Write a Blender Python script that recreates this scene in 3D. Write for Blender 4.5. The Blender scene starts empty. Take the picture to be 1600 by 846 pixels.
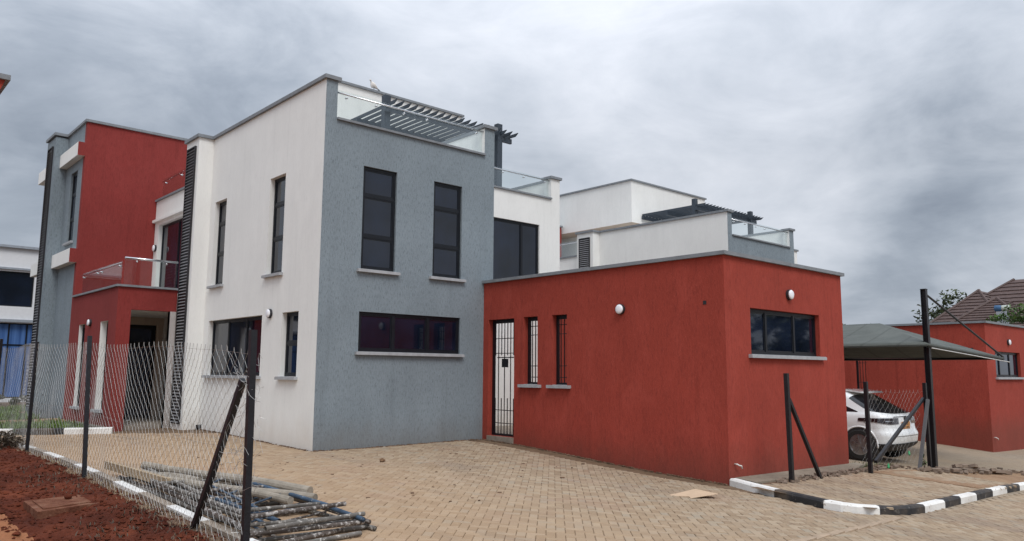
import bpy, math, random
import numpy as np
from mathutils import Vector, Matrix, noise
random.seed(7)
SC = bpy.context.scene
COL = SC.collection

# ------------------------------------------------------------------ camera
CAM = (-7.76, -14.57, 1.6)
cd = bpy.data.cameras.new("camera")
cam = bpy.data.objects.new("camera", cd)
COL.objects.link(cam)
cd.sensor_width = 36.0
cd.sensor_fit = 'HORIZONTAL'
cd.lens = 1223.3 / 1600 * 36
cd.clip_start = 0.05
cd.clip_end = 3000
_r = Vector((0.74286863, -0.66939915, 0.00713957))
_u = Vector((-0.09172119, -0.09121196, 0.99159851))
_f = Vector((0.66312398, 0.73728228, 0.12915659))
mw = Matrix.Identity(4)
for i in range(3):
    mw[i][0] = _r[i]; mw[i][1] = _u[i]; mw[i][2] = -_f[i]; mw[i][3] = CAM[i]
cam.matrix_world = mw
SC.camera = cam
SC.view_settings.view_transform = 'Standard'
SC.view_settings.look = 'None'
SC.view_settings.gamma = 1
SC.view_settings.exposure = 0.15

# ------------------------------------------------------------------ sun and sky
SUN_EL, SUN_AZ = 52.0, 205.0       # overcast: broad weak sun from behind the camera's left; azimuth clockwise from +Y
sd = bpy.data.lights.new("sun", 'SUN')
sd.energy = 1.5
sd.angle = math.radians(24)
sd.color = (1.0, 0.98, 0.945)
so = bpy.data.objects.new("sun", sd)
COL.objects.link(so)
_sv = Vector((math.sin(math.radians(SUN_AZ)) * math.cos(math.radians(SUN_EL)),
              math.cos(math.radians(SUN_AZ)) * math.cos(math.radians(SUN_EL)), math.sin(math.radians(SUN_EL))))
so.rotation_euler = _sv.to_track_quat('Z', 'Y').to_euler()
so.location = (0, 0, 40)

world = bpy.data.worlds.new("World")
SC.world = world
world.use_nodes = True
wt = world.node_tree
wt.nodes.clear()


class NT:
    """small node-building helper"""
    def __init__(s, tree):
        s.t = tree; s.n = tree.nodes; s.l = tree.links
    def node(s, typ, **kw):
        n = s.n.new(typ)
        for k, v in kw.items():
            setattr(n, k, v)
        return n
    def link(s, a, b):
        s.l.new(a, b)
    def inp(s, sock, v):
        if hasattr(v, 'links') or isinstance(v, bpy.types.NodeSocket):
            s.l.new(v, sock)
        else:
            sock.default_value = v
    def math(s, op, a, b=0.5, c=None, clamp=False):
        n = s.node('ShaderNodeMath', operation=op, use_clamp=clamp)
        s.inp(n.inputs[0], a); s.inp(n.inputs[1], b)
        if c is not None: s.inp(n.inputs[2], c)
        return n.outputs[0]
    def noise(s, vec, scale, detail=4, rough=0.5, dist=0.0, col=False):
        n = s.node('ShaderNodeTexNoise')
        if vec is not None: s.l.new(vec, n.inputs['Vector'])
        n.inputs['Scale'].default_value = scale; n.inputs['Detail'].default_value = detail
        n.inputs['Roughness'].default_value = rough; n.inputs['Distortion'].default_value = dist
        return n.outputs['Color' if col else 'Fac']
    def ramp(s, fac, stops):
        n = s.node('ShaderNodeValToRGB')
        s.l.new(fac, n.inputs[0])
        e = n.color_ramp.elements
        while len(e) > 1: e.remove(e[-1])
        e[0].position = stops[0][0]; e[0].color = _c4(stops[0][1])
        for p, c in stops[1:]:
            q = e.new(p); q.color = _c4(c)
        return n.outputs[0]
    def maprange(s, v, a, b, c=0.0, d=1.0, smooth=False):
        n = s.node('ShaderNodeMapRange')
        if smooth: n.interpolation_type = 'SMOOTHSTEP'
        s.inp(n.inputs[0], v)
        for i, q in enumerate((a, b, c, d)): s.inp(n.inputs[i + 1], q)
        return n.outputs[0]
    def mix(s, fac, a, b, blend='MIX'):
        n = s.node('ShaderNodeMix', data_type='RGBA', blend_type=blend)
        s.inp(n.inputs[0], fac)
        s.inp(n.inputs[6], _c4(a) if isinstance(a, (tuple, float, int)) else a)
        s.inp(n.inputs[7], _c4(b) if isinstance(b, (tuple, float, int)) else b)
        return n.outputs[2]
    def mapping(s, vec, scale=(1, 1, 1), rot=(0, 0, 0), loc=(0, 0, 0)):
        n = s.node('ShaderNodeMapping')
        s.l.new(vec, n.inputs[0])
        n.inputs['Scale'].default_value = scale; n.inputs['Rotation'].default_value = rot; n.inputs['Location'].default_value = loc
        return n.outputs[0]


def _c4(c):
    if isinstance(c, (float, int)): return (c, c, c, 1)
    return (c[0], c[1], c[2], 1)


def build_world():
    t = NT(wt)
    out = t.node('ShaderNodeOutputWorld')
    bg = t.node('ShaderNodeBackground')
    bg.inputs['Strength'].default_value = 0.1
    sky = t.node('ShaderNodeTexSky', sky_type='NISHITA')
    sky.sun_disc = False
    sky.sun_elevation = math.radians(SUN_EL)
    sky.sun_rotation = math.radians(SUN_AZ)
    sky.air_density = 1.3; sky.dust_density = 3.0
    tc = t.node('ShaderNodeTexCoord')
    d = tc.outputs['Generated']
    sep = t.node('ShaderNodeSeparateXYZ'); t.link(d, sep.inputs[0])
    z = t.math('MAXIMUM', sep.outputs[2], 0.0)
    zz = t.math('ADD', z, 0.22)
    cx = t.math('DIVIDE', sep.outputs[0], zz); cy = t.math('DIVIDE', sep.outputs[1], zz)
    cmb = t.node('ShaderNodeCombineXYZ'); t.link(cx, cmb.inputs[0]); t.link(cy, cmb.inputs[1])
    pl = cmb.outputs[0]
    n1 = t.noise(t.mapping(pl, (1, 1, 1), loc=(3.1, 1.7, 0)), 1.7, 10, 0.60, 0.35)
    n2 = t.noise(t.mapping(pl, (1, 1, 1), loc=(9.1, 4.4, 0)), 0.62, 5, 0.5, 0.25)
    n3 = t.noise(t.mapping(d, (1, 1, 2.3), loc=(1.2, 7.7, 0)), 4.6, 10, 0.60, 0.55)
    # warped direction for the big cloud masses
    wn = t.noise(d, 3.2, 5, 0.55, 0.0, col=True)
    wv = t.node('ShaderNodeVectorMath', operation='SUBTRACT'); t.link(wn, wv.inputs[0]); wv.inputs[1].default_value = (.5, .5, .5)
    ws = t.node('ShaderNodeVectorMath', operation='SCALE'); t.link(wv.outputs[0], ws.inputs[0]); ws.inputs['Scale'].default_value = 0.42
    wa = t.node('ShaderNodeVectorMath', operation='ADD'); t.link(d, wa.inputs[0]); t.link(ws.outputs[0], wa.inputs[1])
    wnm = t.node('ShaderNodeVectorMath', operation='NORMALIZE'); t.link(wa.outputs[0], wnm.inputs[0])
    acc = None
    blobs = [((.15, .93, .33), 24, -.28), ((.17, .97, .16), 16, -.10), ((.24, .895, .37), 10, .20), ((.35, .87, .34), 11, .05),
             ((.33, .90, .28), 14, -.10), ((.60, .68, .42), 18, .14), ((.78, .52, .35), 16, .10), ((.746, .594, .302), 8, .14),
             ((.868, .331, .37), 13, -.10), ((.935, .30, .20), 13, -.22), ((.90, .35, .16), 9, -.10), ((.86, .44, .26), 9, .16),
             ((.70, .66, .28), 12, -.15), ((.80, .53, .21), 8, .06), ((.97, .20, .13), 8, .16), ((.5, .78, .38), 10, -.03)]
    for v, rad, amp in blobs:
        vv = Vector(v).normalized()
        dn = t.node('ShaderNodeVectorMath', operation='DOT_PRODUCT'); t.link(wnm.outputs[0], dn.inputs[0]); dn.inputs[1].default_value = vv
        q = t.maprange(dn.outputs['Value'], math.cos(math.radians(rad)), 1.0, 0.0, amp, True)
        acc = q if acc is None else t.math('ADD', acc, q)
    a = t.math('MULTIPLY_ADD', t.math('SUBTRACT', n1, 0.5), 0.70, 0.595)
    a = t.math('MULTIPLY_ADD', t.math('SUBTRACT', n2, 0.5), 0.5, a)
    a = t.math('MULTIPLY_ADD', t.math('SUBTRACT', n3, 0.5), 0.95, a)
    a = t.math('ADD', a, acc, clamp=True)
    cl = t.ramp(a, [(0.0, (.235, .272, .335)), (0.25, (.335, .378, .445)), (0.5, (.47, .512, .58)), (0.75, (.585, .622, .69)), (1.0, (.70, .73, .795))])
    # an overcast dome is brighter overhead than near the horizon
    zen = t.maprange(sep.outputs[2], 0.25, 1.0, 1.0, 2.3)
    cs = t.node('ShaderNodeVectorMath', operation='SCALE'); t.link(cl, cs.inputs[0])
    t.inp(cs.inputs['Scale'], t.math('MULTIPLY', zen, 10.0))
    mx = t.mix(0.06, cs.outputs[0], sky.outputs[0])
    t.link(mx, bg.inputs['Color'])
    t.link(bg.outputs[0], out.inputs['Surface'])


build_world()

# ------------------------------------------------------------------ ground height
_CO = [0.052447, -0.017525, 0.016411, 0.00277, -0.001146]
_RB = [(0.0, 0.0, -0.0696), (0.0, 2.64, -0.013), (2.0, 0.0, 0.0065), (4.43, 0.0, -0.0485), (4.43, -1.14, 0.1499), (4.43, -4.28, -0.1012),
       (4.4, -6.7, 0.0094), (8.85, -6.7, 0.0522), (-1.8, 7.1, -0.1172), (0.0, 6.7, 0.0848), (-4.9, -3.3, 0.0131), (-4.9, 0.2, 0.0558),
       (-4.95, -6.9, -0.0203), (21.03, -5.8, -0.0392), (4.0, -9.7, -0.0249), (11.0, -7.5, 0.0211), (-1.0, 12.0, 0.0375)]


def g(x, y):
    x = min(max(x, -12), 24); y = min(max(y, -12), 9)
    z = _CO[0] + _CO[1] * x + _CO[2] * y + _CO[3] * x * y + _CO[4] * y * y
    for a, b, w in _RB:
        z += w * math.exp(-((x - a) ** 2 + (y - b) ** 2) / 13.52)
    return z


def gv(x, y):
    x = np.clip(x, -12, 24); y = np.clip(y, -12, 9)
    z = _CO[0] + _CO[1] * x + _CO[2] * y + _CO[3] * x * y + _CO[4] * y * y
    for a, b, w in _RB:
        z = z + w * np.exp(-((x - a) ** 2 + (y - b) ** 2) / 13.52)
    return z


# ------------------------------------------------------------------ materials
M = {}


def new_mat(name):
    m = bpy.data.materials.new(name)
    m.use_nodes = True
    t = NT(m.node_tree)
    b = m.node_tree.nodes['Principled BSDF']
    M[name] = m
    return t, b


def flat(name, col, rough=0.6, metal=0.0, spec=0.5, var=0.12, nscale=8.0, bump=0.0, bscale=60, coat=0.0, trans=0.0, ior=1.45, alpha=1.0, stops=None):
    t, b = new_mat(name)
    geo = t.node('ShaderNodeTexCoord')
    n = t.noise(geo.outputs['Object'], nscale, 5, 0.6)
    lo = tuple(c * (1 - var) for c in col); hi = tuple(min(1, c * (1 + var)) for c in col)
    c = t.ramp(n, [(0.3, lo), (0.7, hi)])
    t.link(c, b.inputs['Base Color'])
    rr = t.maprange(n, 0.3, 0.7, max(0, rough - .06), min(1, rough + .06)); t.link(rr, b.inputs['Roughness'])
    b.inputs['Metallic'].default_value = metal
    b.inputs['Specular IOR Level'].default_value = spec
    b.inputs['Coat Weight'].default_value = coat
    b.inputs['Transmission Weight'].default_value = trans
    b.inputs['IOR'].default_value = ior
    b.inputs['Alpha'].default_value = alpha
    if bump:
        bn = t.node('ShaderNodeBump'); bn.inputs['Strength'].default_value = bump; bn.inputs['Distance'].default_value = 0.01
        t.link(t.noise(geo.outputs['Object'], bscale, 4, 0.6), bn.inputs['Height'])
        t.link(bn.outputs[0], b.inputs['Normal'])
    return M[name]


def stucco(name, col, streak=0.25, bump=0.5, dirt=0.5, dirtcol=(.20, .12, .075), base_z=0.0, fine=70, blotch=.08, streakcol=None, runs=.35):
    """rendered wall with a vertically dragged texture"""
    t, b = new_mat(name)
    geo = t.node('ShaderNodeNewGeometry')
    P = geo.outputs['Position']
    big = t.noise(P, 0.55, 4, 0.55)
    med = t.noise(t.mapping(P, (1, 1, .28)), 3.5, 5, 0.6)
    drag = t.noise(t.mapping(P, (1, 1, .30)), fine, 4, 0.6, 0.4)
    drag2 = t.noise(t.mapping(P, (1, 1, .22)), fine * .45, 5, 0.65, 0.3)
    run = t.noise(t.mapping(P, (1, 1, .05), loc=(2, 5, 1)), 5.5, 4, 0.6, 0.2)
    trow = t.noise(t.mapping(P, (1, 1, .6), loc=(8, 3, 4)), 1.6, 6, 0.65, 0.6)
    c = t.mix(t.maprange(big, .3, .7, 0, 1), tuple(v * (1 - blotch) for v in col), tuple(min(1, v * (1 + blotch)) for v in col))
    c = t.mix(t.maprange(med, .35, .7, 0, .16), c, tuple(v * .75 for v in col))
    c = t.mix(t.maprange(run, .56, .74, 0, runs), c, tuple(v * .62 for v in col))
    c = t.mix(t.maprange(trow, .50, .66, 0, runs * .8), c, tuple(min(1, v * 1.22 + .01) for v in col))
    if streak > 0:  # light and dark of the dragged relief, painted into the colour
        sc = streakcol or tuple(v * .5 for v in col)
        c = t.mix(t.maprange(drag2, .50, .68, 0, streak), c, sc)
        hc = tuple(min(1, v * 1.35 + .02) for v in col)
        c = t.mix(t.maprange(drag, .54, .72, 0, streak * .9), c, hc)
    if dirt > 0:
        sp = t.node('ShaderNodeSeparateXYZ'); t.link(P, sp.inputs[0])
        zz = t.math('SUBTRACT', sp.outputs[2], base_z)
        zz = t.math('MULTIPLY_ADD', t.noise(t.mapping(P, (1, 1, .5)), 2.6, 5, .65), -0.7, zz)
        f = t.maprange(zz, -0.5, 0.45, dirt, 0.0, True)
        c = t.mix(f, c, dirtcol)
    t.link(c, b.inputs['Base Color'])
    b.inputs['Roughness'].default_value = 0.88
    b.inputs['Specular IOR Level'].default_value = 0.25
    h = t.math('ADD', t.math('MULTIPLY', drag, .5), t.math('MULTIPLY', drag2, .8))
    bn = t.node('ShaderNodeBump'); bn.inputs['Strength'].default_value = bump; bn.inputs['Distance'].default_value = 0.012
    t.link(h, bn.inputs['Height']); t.link(bn.outputs[0], b.inputs['Normal'])
    return M[name]


stucco('white_render', (.80, .80, .775), streak=.10, bump=.32, dirt=.30, dirtcol=(.42, .30, .20), blotch=.035, runs=.14)
stucco('grey_render', (.222, .265, .295), streak=.80, bump=1.0, dirt=.45, dirtcol=(.16, .14, .12), fine=105, blotch=.10, streakcol=(.105, .130, .15))
stucco('red_render', (.318, .050, .033), runs=.55, streak=.60, bump=.65, dirt=.55, dirtcol=(.15, .05, .035), base_z=-.22, fine=75, blotch=.12, streakcol=(.19, .030, .022))
stucco('deep_red_render', (.225, .034, .030), streak=.5, bump=.6, dirt=.4, dirtcol=(.15, .045, .03), fine=75, blotch=.10, streakcol=(.14, .022, .018))
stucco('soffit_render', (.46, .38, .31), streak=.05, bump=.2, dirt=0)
flat('coping_concrete', (.205, .222, .24), .8, var=.16, bump=.4, bscale=40)
flat('sill_concrete', (.36, .37, .385), .75, var=.14, bump=.3, bscale=50)
flat('strip_concrete', (.36, .27, .19), .9, var=.2, bump=.4)
flat('step_concrete', (.26, .22, .18), .9, var=.2, bump=.4)
flat('dark_aluminium', (.008, .010, .014), .42, metal=.0, spec=.35, var=.15)
flat('louvre_black', (.016, .015, .018), .5, var=.2)
flat('louvre_slat', (.24, .24, .25), .5, var=.15)
flat('pergola_steel', (.036, .048, .064), .5, var=.12)
flat('chrome', (.62, .63, .65), .22, metal=1.0, var=.05)
flat('black_steel', (.007, .007, .010), .42, var=.35, nscale=14, bump=.3, bscale=50)
flat('lamp_white', (.85, .86, .90), .3, var=.02)
flat('lamp_ring', (.03, .03, .035), .5)
flat('car_white', (.84, .86, .86), .25, var=.02, coat=1.0)
flat('car_glass', (.012, .012, .015), .06, spec=.8, var=.02)
flat('rubber', (.018, .018, .018), .8)
flat('alloy', (.35, .36, .38), .3, metal=.9)
flat('car_plastic', (.022, .022, .024), .6)
flat('tail_lamp', (.014, .008, .010), .18, var=.1, coat=1.0)
flat('plate_orange', (.62, .28, .08), .5, var=.06)
flat('plate_ink', (.02, .02, .02), .5)
flat('wire_steel', (.42, .41, .39), .45, metal=.55, var=.2)
flat('wire_white', (.62, .62, .60), .5)
flat('timber', (.27, .235, .19), .85, var=.3, nscale=6, bump=.6, bscale=30)
flat('plank_wood', (.36, .27, .17), .8, var=.2, nscale=10, bump=.4)
flat('weathered_steel', (.10, .10, .105), .6)
flat('carton', (.55, .40, .27), .8, var=.06)
flat('stone', (.19, .11, .06), .9, var=.4, nscale=20, bump=.6)
flat('bird_white', (.70, .66, .62), .8, var=.15, nscale=25)
flat('bird_dark', (.10, .12, .10), .8)
flat('shoe_black', (.012, .012, .014), .6)
flat('shoe_sole', (.75, .75, .74), .6)
flat('bark', (.09, .07, .05), .9, var=.3, bump=.6)
flat('far_white', (.72, .73, .75), .8, var=.04)
flat('far_trim', (.30, .33, .37), .7)
flat('plastic_green', (.02, .30, .10), .4)
flat('tank_blue', (.04, .11, .22), .5)
flat('tank_white', (.42, .46, .42), .6)


def pane_mat(name, col, rough=.04, ior=1.62):
    t, b = new_mat(name)
    geo = t.node('ShaderNodeTexCoord')
    t.link(t.ramp(t.noise(geo.outputs['Object'], .9, 3, .5), [(.35, tuple(v * .5 for v in col)), (.65, tuple(v * 1.4 for v in col))]), b.inputs['Base Color'])
    b.inputs['Roughness'].default_value = rough
    b.inputs['IOR'].default_value = ior
    b.inputs['Specular IOR Level'].default_value = .48
    bn = t.node('ShaderNodeBump'); bn.inputs['Strength'].default_value = .05; bn.inputs['Distance'].default_value = .02
    t.link(t.noise(geo.outputs['Object'], 1.3, 2, .4), bn.inputs['Height']); t.link(bn.outputs[0], b.inputs['Normal'])


pane_mat('window_glass', (.006, .010, .022), ior=1.60)
pane_mat('door_glass', (.012, .024, .055))


def clear_glass():
    t, b = new_mat('clear_glass')
    out = t.n['Material Output']
    gl = t.node('ShaderNodeBsdfGlossy'); gl.inputs['Roughness'].default_value = .02; gl.inputs['Color'].default_value = (.75, .8, .82, 1)
    tr = t.node('ShaderNodeBsdfTransparent'); tr.inputs['Color'].default_value = (.94, .965, .96, 1)
    fr = t.node('ShaderNodeFresnel'); fr.inputs['IOR'].default_value = 1.4
    mx = t.node('ShaderNodeMixShader'); t.link(t.math('MINIMUM', fr.outputs[0], .16), mx.inputs[0]); t.link(tr.outputs[0], mx.inputs[1]); t.link(gl.outputs[0], mx.inputs[2])
    t.link(mx.outputs[0], out.inputs['Surface'])


clear_glass()


def paver_mat():
    t, b = new_mat('paver_clay')
    geo = t.node('ShaderNodeNewGeometry'); P = geo.outputs['Position']
    at = t.node('ShaderNodeAttribute', attribute_name='tint')
    c = t.ramp(at.outputs['Fac'], [(0, (.272, .198, .132)), (.3, (.315, .236, .162)), (.65, (.345, .264, .184)), (.85, (.38, .298, .213)), (1, (.318, .268, .204))])
    big = t.noise(P, .45, 5, .6, .4)
    sp = t.node('ShaderNodeSeparateXYZ'); t.link(P, sp.inputs[0])
    # laterite dust carried in from the left and over the island, cleaner grey pavers to the right
    lr = t.maprange(t.math('MULTIPLY_ADD', big, 5.0, sp.outputs[0]), -2.0, 5.5, 1.0, 0.0, True)
    c = t.mix(t.math('MULTIPLY', lr, .50), c, (.42, .268, .155))
    gr = t.maprange(t.noise(t.mapping(P, (1, .35, 1), rot=(0, 0, .6)), .9, 5, .6), .52, .70, 0, .55, True)
    c = t.mix(gr, c, (.225, .175, .135))
    pk = t.maprange(t.noise(t.mapping(P, loc=(5, 2, 0)), .7, 4, .6), .52, .68, 0, .25, True)
    c = t.mix(pk, c, (.30, .18, .13))
    oil = t.maprange(t.noise(t.mapping(P, loc=(1, 9, 0)), 2.3, 7, .68), .66, .76, 0, .6, True)
    c = t.mix(oil, c, (.10, .075, .055))
    sand = t.maprange(t.noise(P, 5, 6, .7), .5, .75, 0, .35)
    c = t.mix(sand, c, (.47, .34, .21))
    t.link(c, b.inputs['Base Color'])
    b.inputs['Roughness'].default_value = .9; b.inputs['Specular IOR Level'].default_value = .2
    bn = t.node('ShaderNodeBump'); bn.inputs['Strength'].default_value = .5; bn.inputs['Distance'].default_value = .004
    t.link(t.noise(P, 120, 4, .6), bn.inputs['Height']); t.link(bn.outputs[0], b.inputs['Normal'])


paver_mat()


def earth_mat(name, stops, scale=1.2, bump=.8, bscale=25, dist=.03):
    t, b = new_mat(name)
    geo = t.node('ShaderNodeNewGeometry'); P = geo.outputs['Position']
    n = t.noise(P, scale, 10, .68, .3)
    c = t.ramp(n, stops)
    n2 = t.noise(P, scale * 18, 5, .7)
    c = t.mix(t.maprange(n2, .4, .75, 0, .45), c, tuple(v * .45 for v in stops[0][1]))
    t.link(c, b.inputs['Base Color'])
    b.inputs['Roughness'].default_value = .95; b.inputs['Specular IOR Level'].default_value = .15
    bn = t.node('ShaderNodeBump'); bn.inputs['Strength'].default_value = bump; bn.inputs['Distance'].default_value = dist
    t.link(t.noise(P, bscale, 8, .7), bn.inputs['Height']); t.link(bn.outputs[0], b.inputs['Normal'])


earth_mat('red_soil', [(.3, (.055, .014, .008)), (.5, (.11, .028, .014)), (.7, (.19, .052, .025))], 1.5)
earth_mat('orange_path', [(.3, (.25, .10, .048)), (.7, (.36, .16, .08))], .8, .4, 60, .008)
earth_mat('sandy_earth', [(.3, (.22, .13, .075)), (.5, (.31, .20, .125)), (.7, (.38, .26, .165))], .8, .6, 40, .01)
earth_mat('joint_sand', [(.3, (.12, .08, .05)), (.7, (.23, .155, .10))], 3, .5, 60, .006)
earth_mat('concrete_paving', [(.3, (.22, .18, .14)), (.5, (.27, .23, .18)), (.7, (.32, .275, .22))], .6, .4, 60, .006)
earth_mat('bank_earth', [(.3, (.10, .06, .04)), (.5, (.19, .12, .08)), (.7, (.27, .19, .13))], 3, .9, 30, .02)
earth_mat('slab_concrete', [(.35, (.10, .032, .018)), (.5, (.20, .085, .05)), (.65, (.27, .15, .10))], 3.5, .9, 40, .012)
earth_mat('rubble_grey', [(.3, (.14, .11, .085)), (.5, (.24, .18, .14)), (.7, (.33, .26, .2))], 4, .6, 50, .01)
earth_mat('lawn_soil', [(.3, (.04, .035, .015)), (.7, (.09, .07, .035))], 2)


def brickfield_mat():
    """distant block paving of the drive, too fine to tell the pieces apart"""
    t, b = new_mat('drive_paving')
    geo = t.node('ShaderNodeNewGeometry'); P = geo.outputs['Position']
    br = t.node('ShaderNodeTexBrick'); t.link(t.mapping(P, rot=(0, 0, .78)), br.inputs['Vector'])
    br.inputs['Scale'].default_value = 1; br.inputs['Brick Width'].default_value = .2; br.inputs['Row Height'].default_value = .1
    br.inputs['Mortar Size'].default_value = .006; br.inputs['Mortar Smooth'].default_value = .3
    br.inputs['Color1'].default_value = (.27, .22, .165, 1); br.inputs['Color2'].default_value = (.33, .27, .205, 1); br.inputs['Mortar'].default_value = (.15, .115, .08, 1)
    n = t.noise(P, .5, 5, .6)
    c = t.mix(t.maprange(n, .4, .7, 0, .5), br.outputs[0], (.36, .26, .17))
    t.link(c, b.inputs['Base Color']); b.inputs['Roughness'].default_value = .92; b.inputs['Specular IOR Level'].default_value = .2
    bn = t.node('ShaderNodeBump'); bn.inputs['Strength'].default_value = .4; bn.inputs['Distance'].default_value = .006
    t.link(br.outputs['Fac'], bn.inputs['Height']); bn.invert = True; t.link(bn.outputs[0], b.inputs['Normal'])


brickfield_mat()


def kerb_mat(name, col, worn):
    t, b = new_mat(name)
    geo = t.node('ShaderNodeNewGeometry'); P = geo.outputs['Position']
    n = t.noise(P, 9, 7, .7); n2 = t.noise(t.mapping(P, loc=(3, 3, 3)), 1.5, 5, .6)
    c = t.mix(t.maprange(n, .60, .66, 0, .85), col, worn)
    c = t.mix(t.maprange(n2, .45, .75, 0, .45), c, (.30, .22, .15))
    t.link(c, b.inputs['Base Color']); b.inputs['Roughness'].default_value = .75
    bn = t.node('ShaderNodeBump'); bn.inputs['Strength'].default_value = .5; bn.inputs['Distance'].default_value = .01
    t.link(t.noise(P, 30, 6, .6), bn.inputs['Height']); t.link(bn.outputs[0], b.inputs['Normal'])


kerb_mat('kerb_white', (.80, .79, .76), (.42, .36, .30))
kerb_mat('kerb_black', (.018, .018, .020), (.12, .11, .10))
kerb_mat('kerb_bare', (.30, .25, .20), (.22, .18, .14))


def pipe_mat(name, base, splat, lo=.55, hi=.62):
    t, b = new_mat(name)
    tc = t.node('ShaderNodeTexCoord'); O = tc.outputs['Object']
    n = t.noise(O, 22, 6, .65); n2 = t.noise(O, 5, 4, .6)
    c = t.mix(t.maprange(n2, .35, .65, 0, 1), base, tuple(v * .5 for v in base))
    c = t.mix(t.maprange(n, lo, hi, 0, .9), c, splat)
    t.link(c, b.inputs['Base Color']); b.inputs['Roughness'].default_value = .7
    bn = t.node('ShaderNodeBump'); bn.inputs['Strength'].default_value = .5; bn.inputs['Distance'].default_value = .004
    t.link(n, bn.inputs['Height']); t.link(bn.outputs[0], b.inputs['Normal'])


pipe_mat('pipe_grey', (.165, .148, .13), (.50, .47, .43))
pipe_mat('pipe_rust', (.11, .085, .07), (.48, .45, .42), .52, .6)
pipe_mat('pipe_blue', (.05, .092, .15), (.35, .36, .36), .60, .68)


def leaf_mat(name, a, b_):
    t, b = new_mat(name)
    at = t.node('ShaderNodeAttribute', attribute_name='tint')
    t.link(t.ramp(at.outputs['Fac'], [(0, a), (1, b_)]), b.inputs['Base Color'])
    b.inputs['Roughness'].default_value = .6; b.inputs['Specular IOR Level'].default_value = .3
    b.inputs['Subsurface Weight'].default_value = 0.0


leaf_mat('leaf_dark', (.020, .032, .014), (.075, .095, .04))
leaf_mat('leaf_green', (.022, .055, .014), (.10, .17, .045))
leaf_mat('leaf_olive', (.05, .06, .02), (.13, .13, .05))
leaf_mat('grass_blade', (.05, .10, .015), (.16, .24, .05))
leaf_mat('weed', (.035, .026, .018), (.10, .075, .05))
leaf_mat('dry_grass', (.20, .14, .08), (.40, .32, .20))


def net_mat():
    t, b = new_mat('shade_net')
    geo = t.node('ShaderNodeNewGeometry'); P = geo.outputs['Position']
    w = t.noise(t.mapping(P, (1, 1, 1)), 2.0, 4, .6)
    fine = t.noise(t.mapping(P, (6, 90, 90)), 1.0, 2, .5)
    c = t.mix(t.maprange(w, .3, .7, 0, 1), (.075, .084, .077), (.108, .117, .106))
    c = t.mix(t.maprange(fine, .45, .6, 0, .25), c, (.05, .06, .05))
    seam = t.node('ShaderNodeTexWave', wave_type='BANDS', bands_direction='Y'); t.link(P, seam.inputs['Vector']); seam.inputs['Scale'].default_value = .35; seam.inputs['Distortion'].default_value = .3
    c = t.mix(t.maprange(seam.outputs['Fac'], .97, 1.0, 0, .5), c, (.04, .045, .04))
    t.link(c, b.inputs['Base Color']); b.inputs['Roughness'].default_value = .85
    bn = t.node('ShaderNodeBump'); bn.inputs['Strength'].default_value = .6; bn.inputs['Distance'].default_value = .05
    t.link(t.noise(t.mapping(P, (1, .4, 1), rot=(0, 0, .4)), 3.0, 4, .6), bn.inputs['Height']); t.link(bn.outputs[0], b.inputs['Normal'])


net_mat()


def tile_mat():
    t, b = new_mat('roof_tile')
    geo = t.node('ShaderNodeNewGeometry'); P = geo.outputs['Position']
    sp = t.node('ShaderNodeSeparateXYZ'); t.link(P, sp.inputs[0])
    n = t.noise(P, 6, 5, .6)
    c = t.mix(t.maprange(n, .3, .7, 0, 1), (.060, .036, .032), (.105, .065, .056))
    t.link(c, b.inputs['Base Color']); b.inputs['Roughness'].default_value = .7


tile_mat()


def curtain_mat():
    t, b = new_mat('blue_curtain')
    geo = t.node('ShaderNodeNewGeometry'); P = geo.outputs['Position']
    n = t.noise(t.mapping(P, (1, 1, .05)), 7, 3, .6)
    t.link(t.ramp(n, [(.3, (.03, .08, .24)), (.7, (.10, .21, .48))]), b.inputs['Base Color']); b.inputs['Roughness'].default_value = .25


curtain_mat()

# ------------------------------------------------------------------ geometry helpers


def wloc(o):
    v = Vector((0, 0, 0))
    while o is not None:
        v += o.location; o = o.parent
    return v


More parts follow.
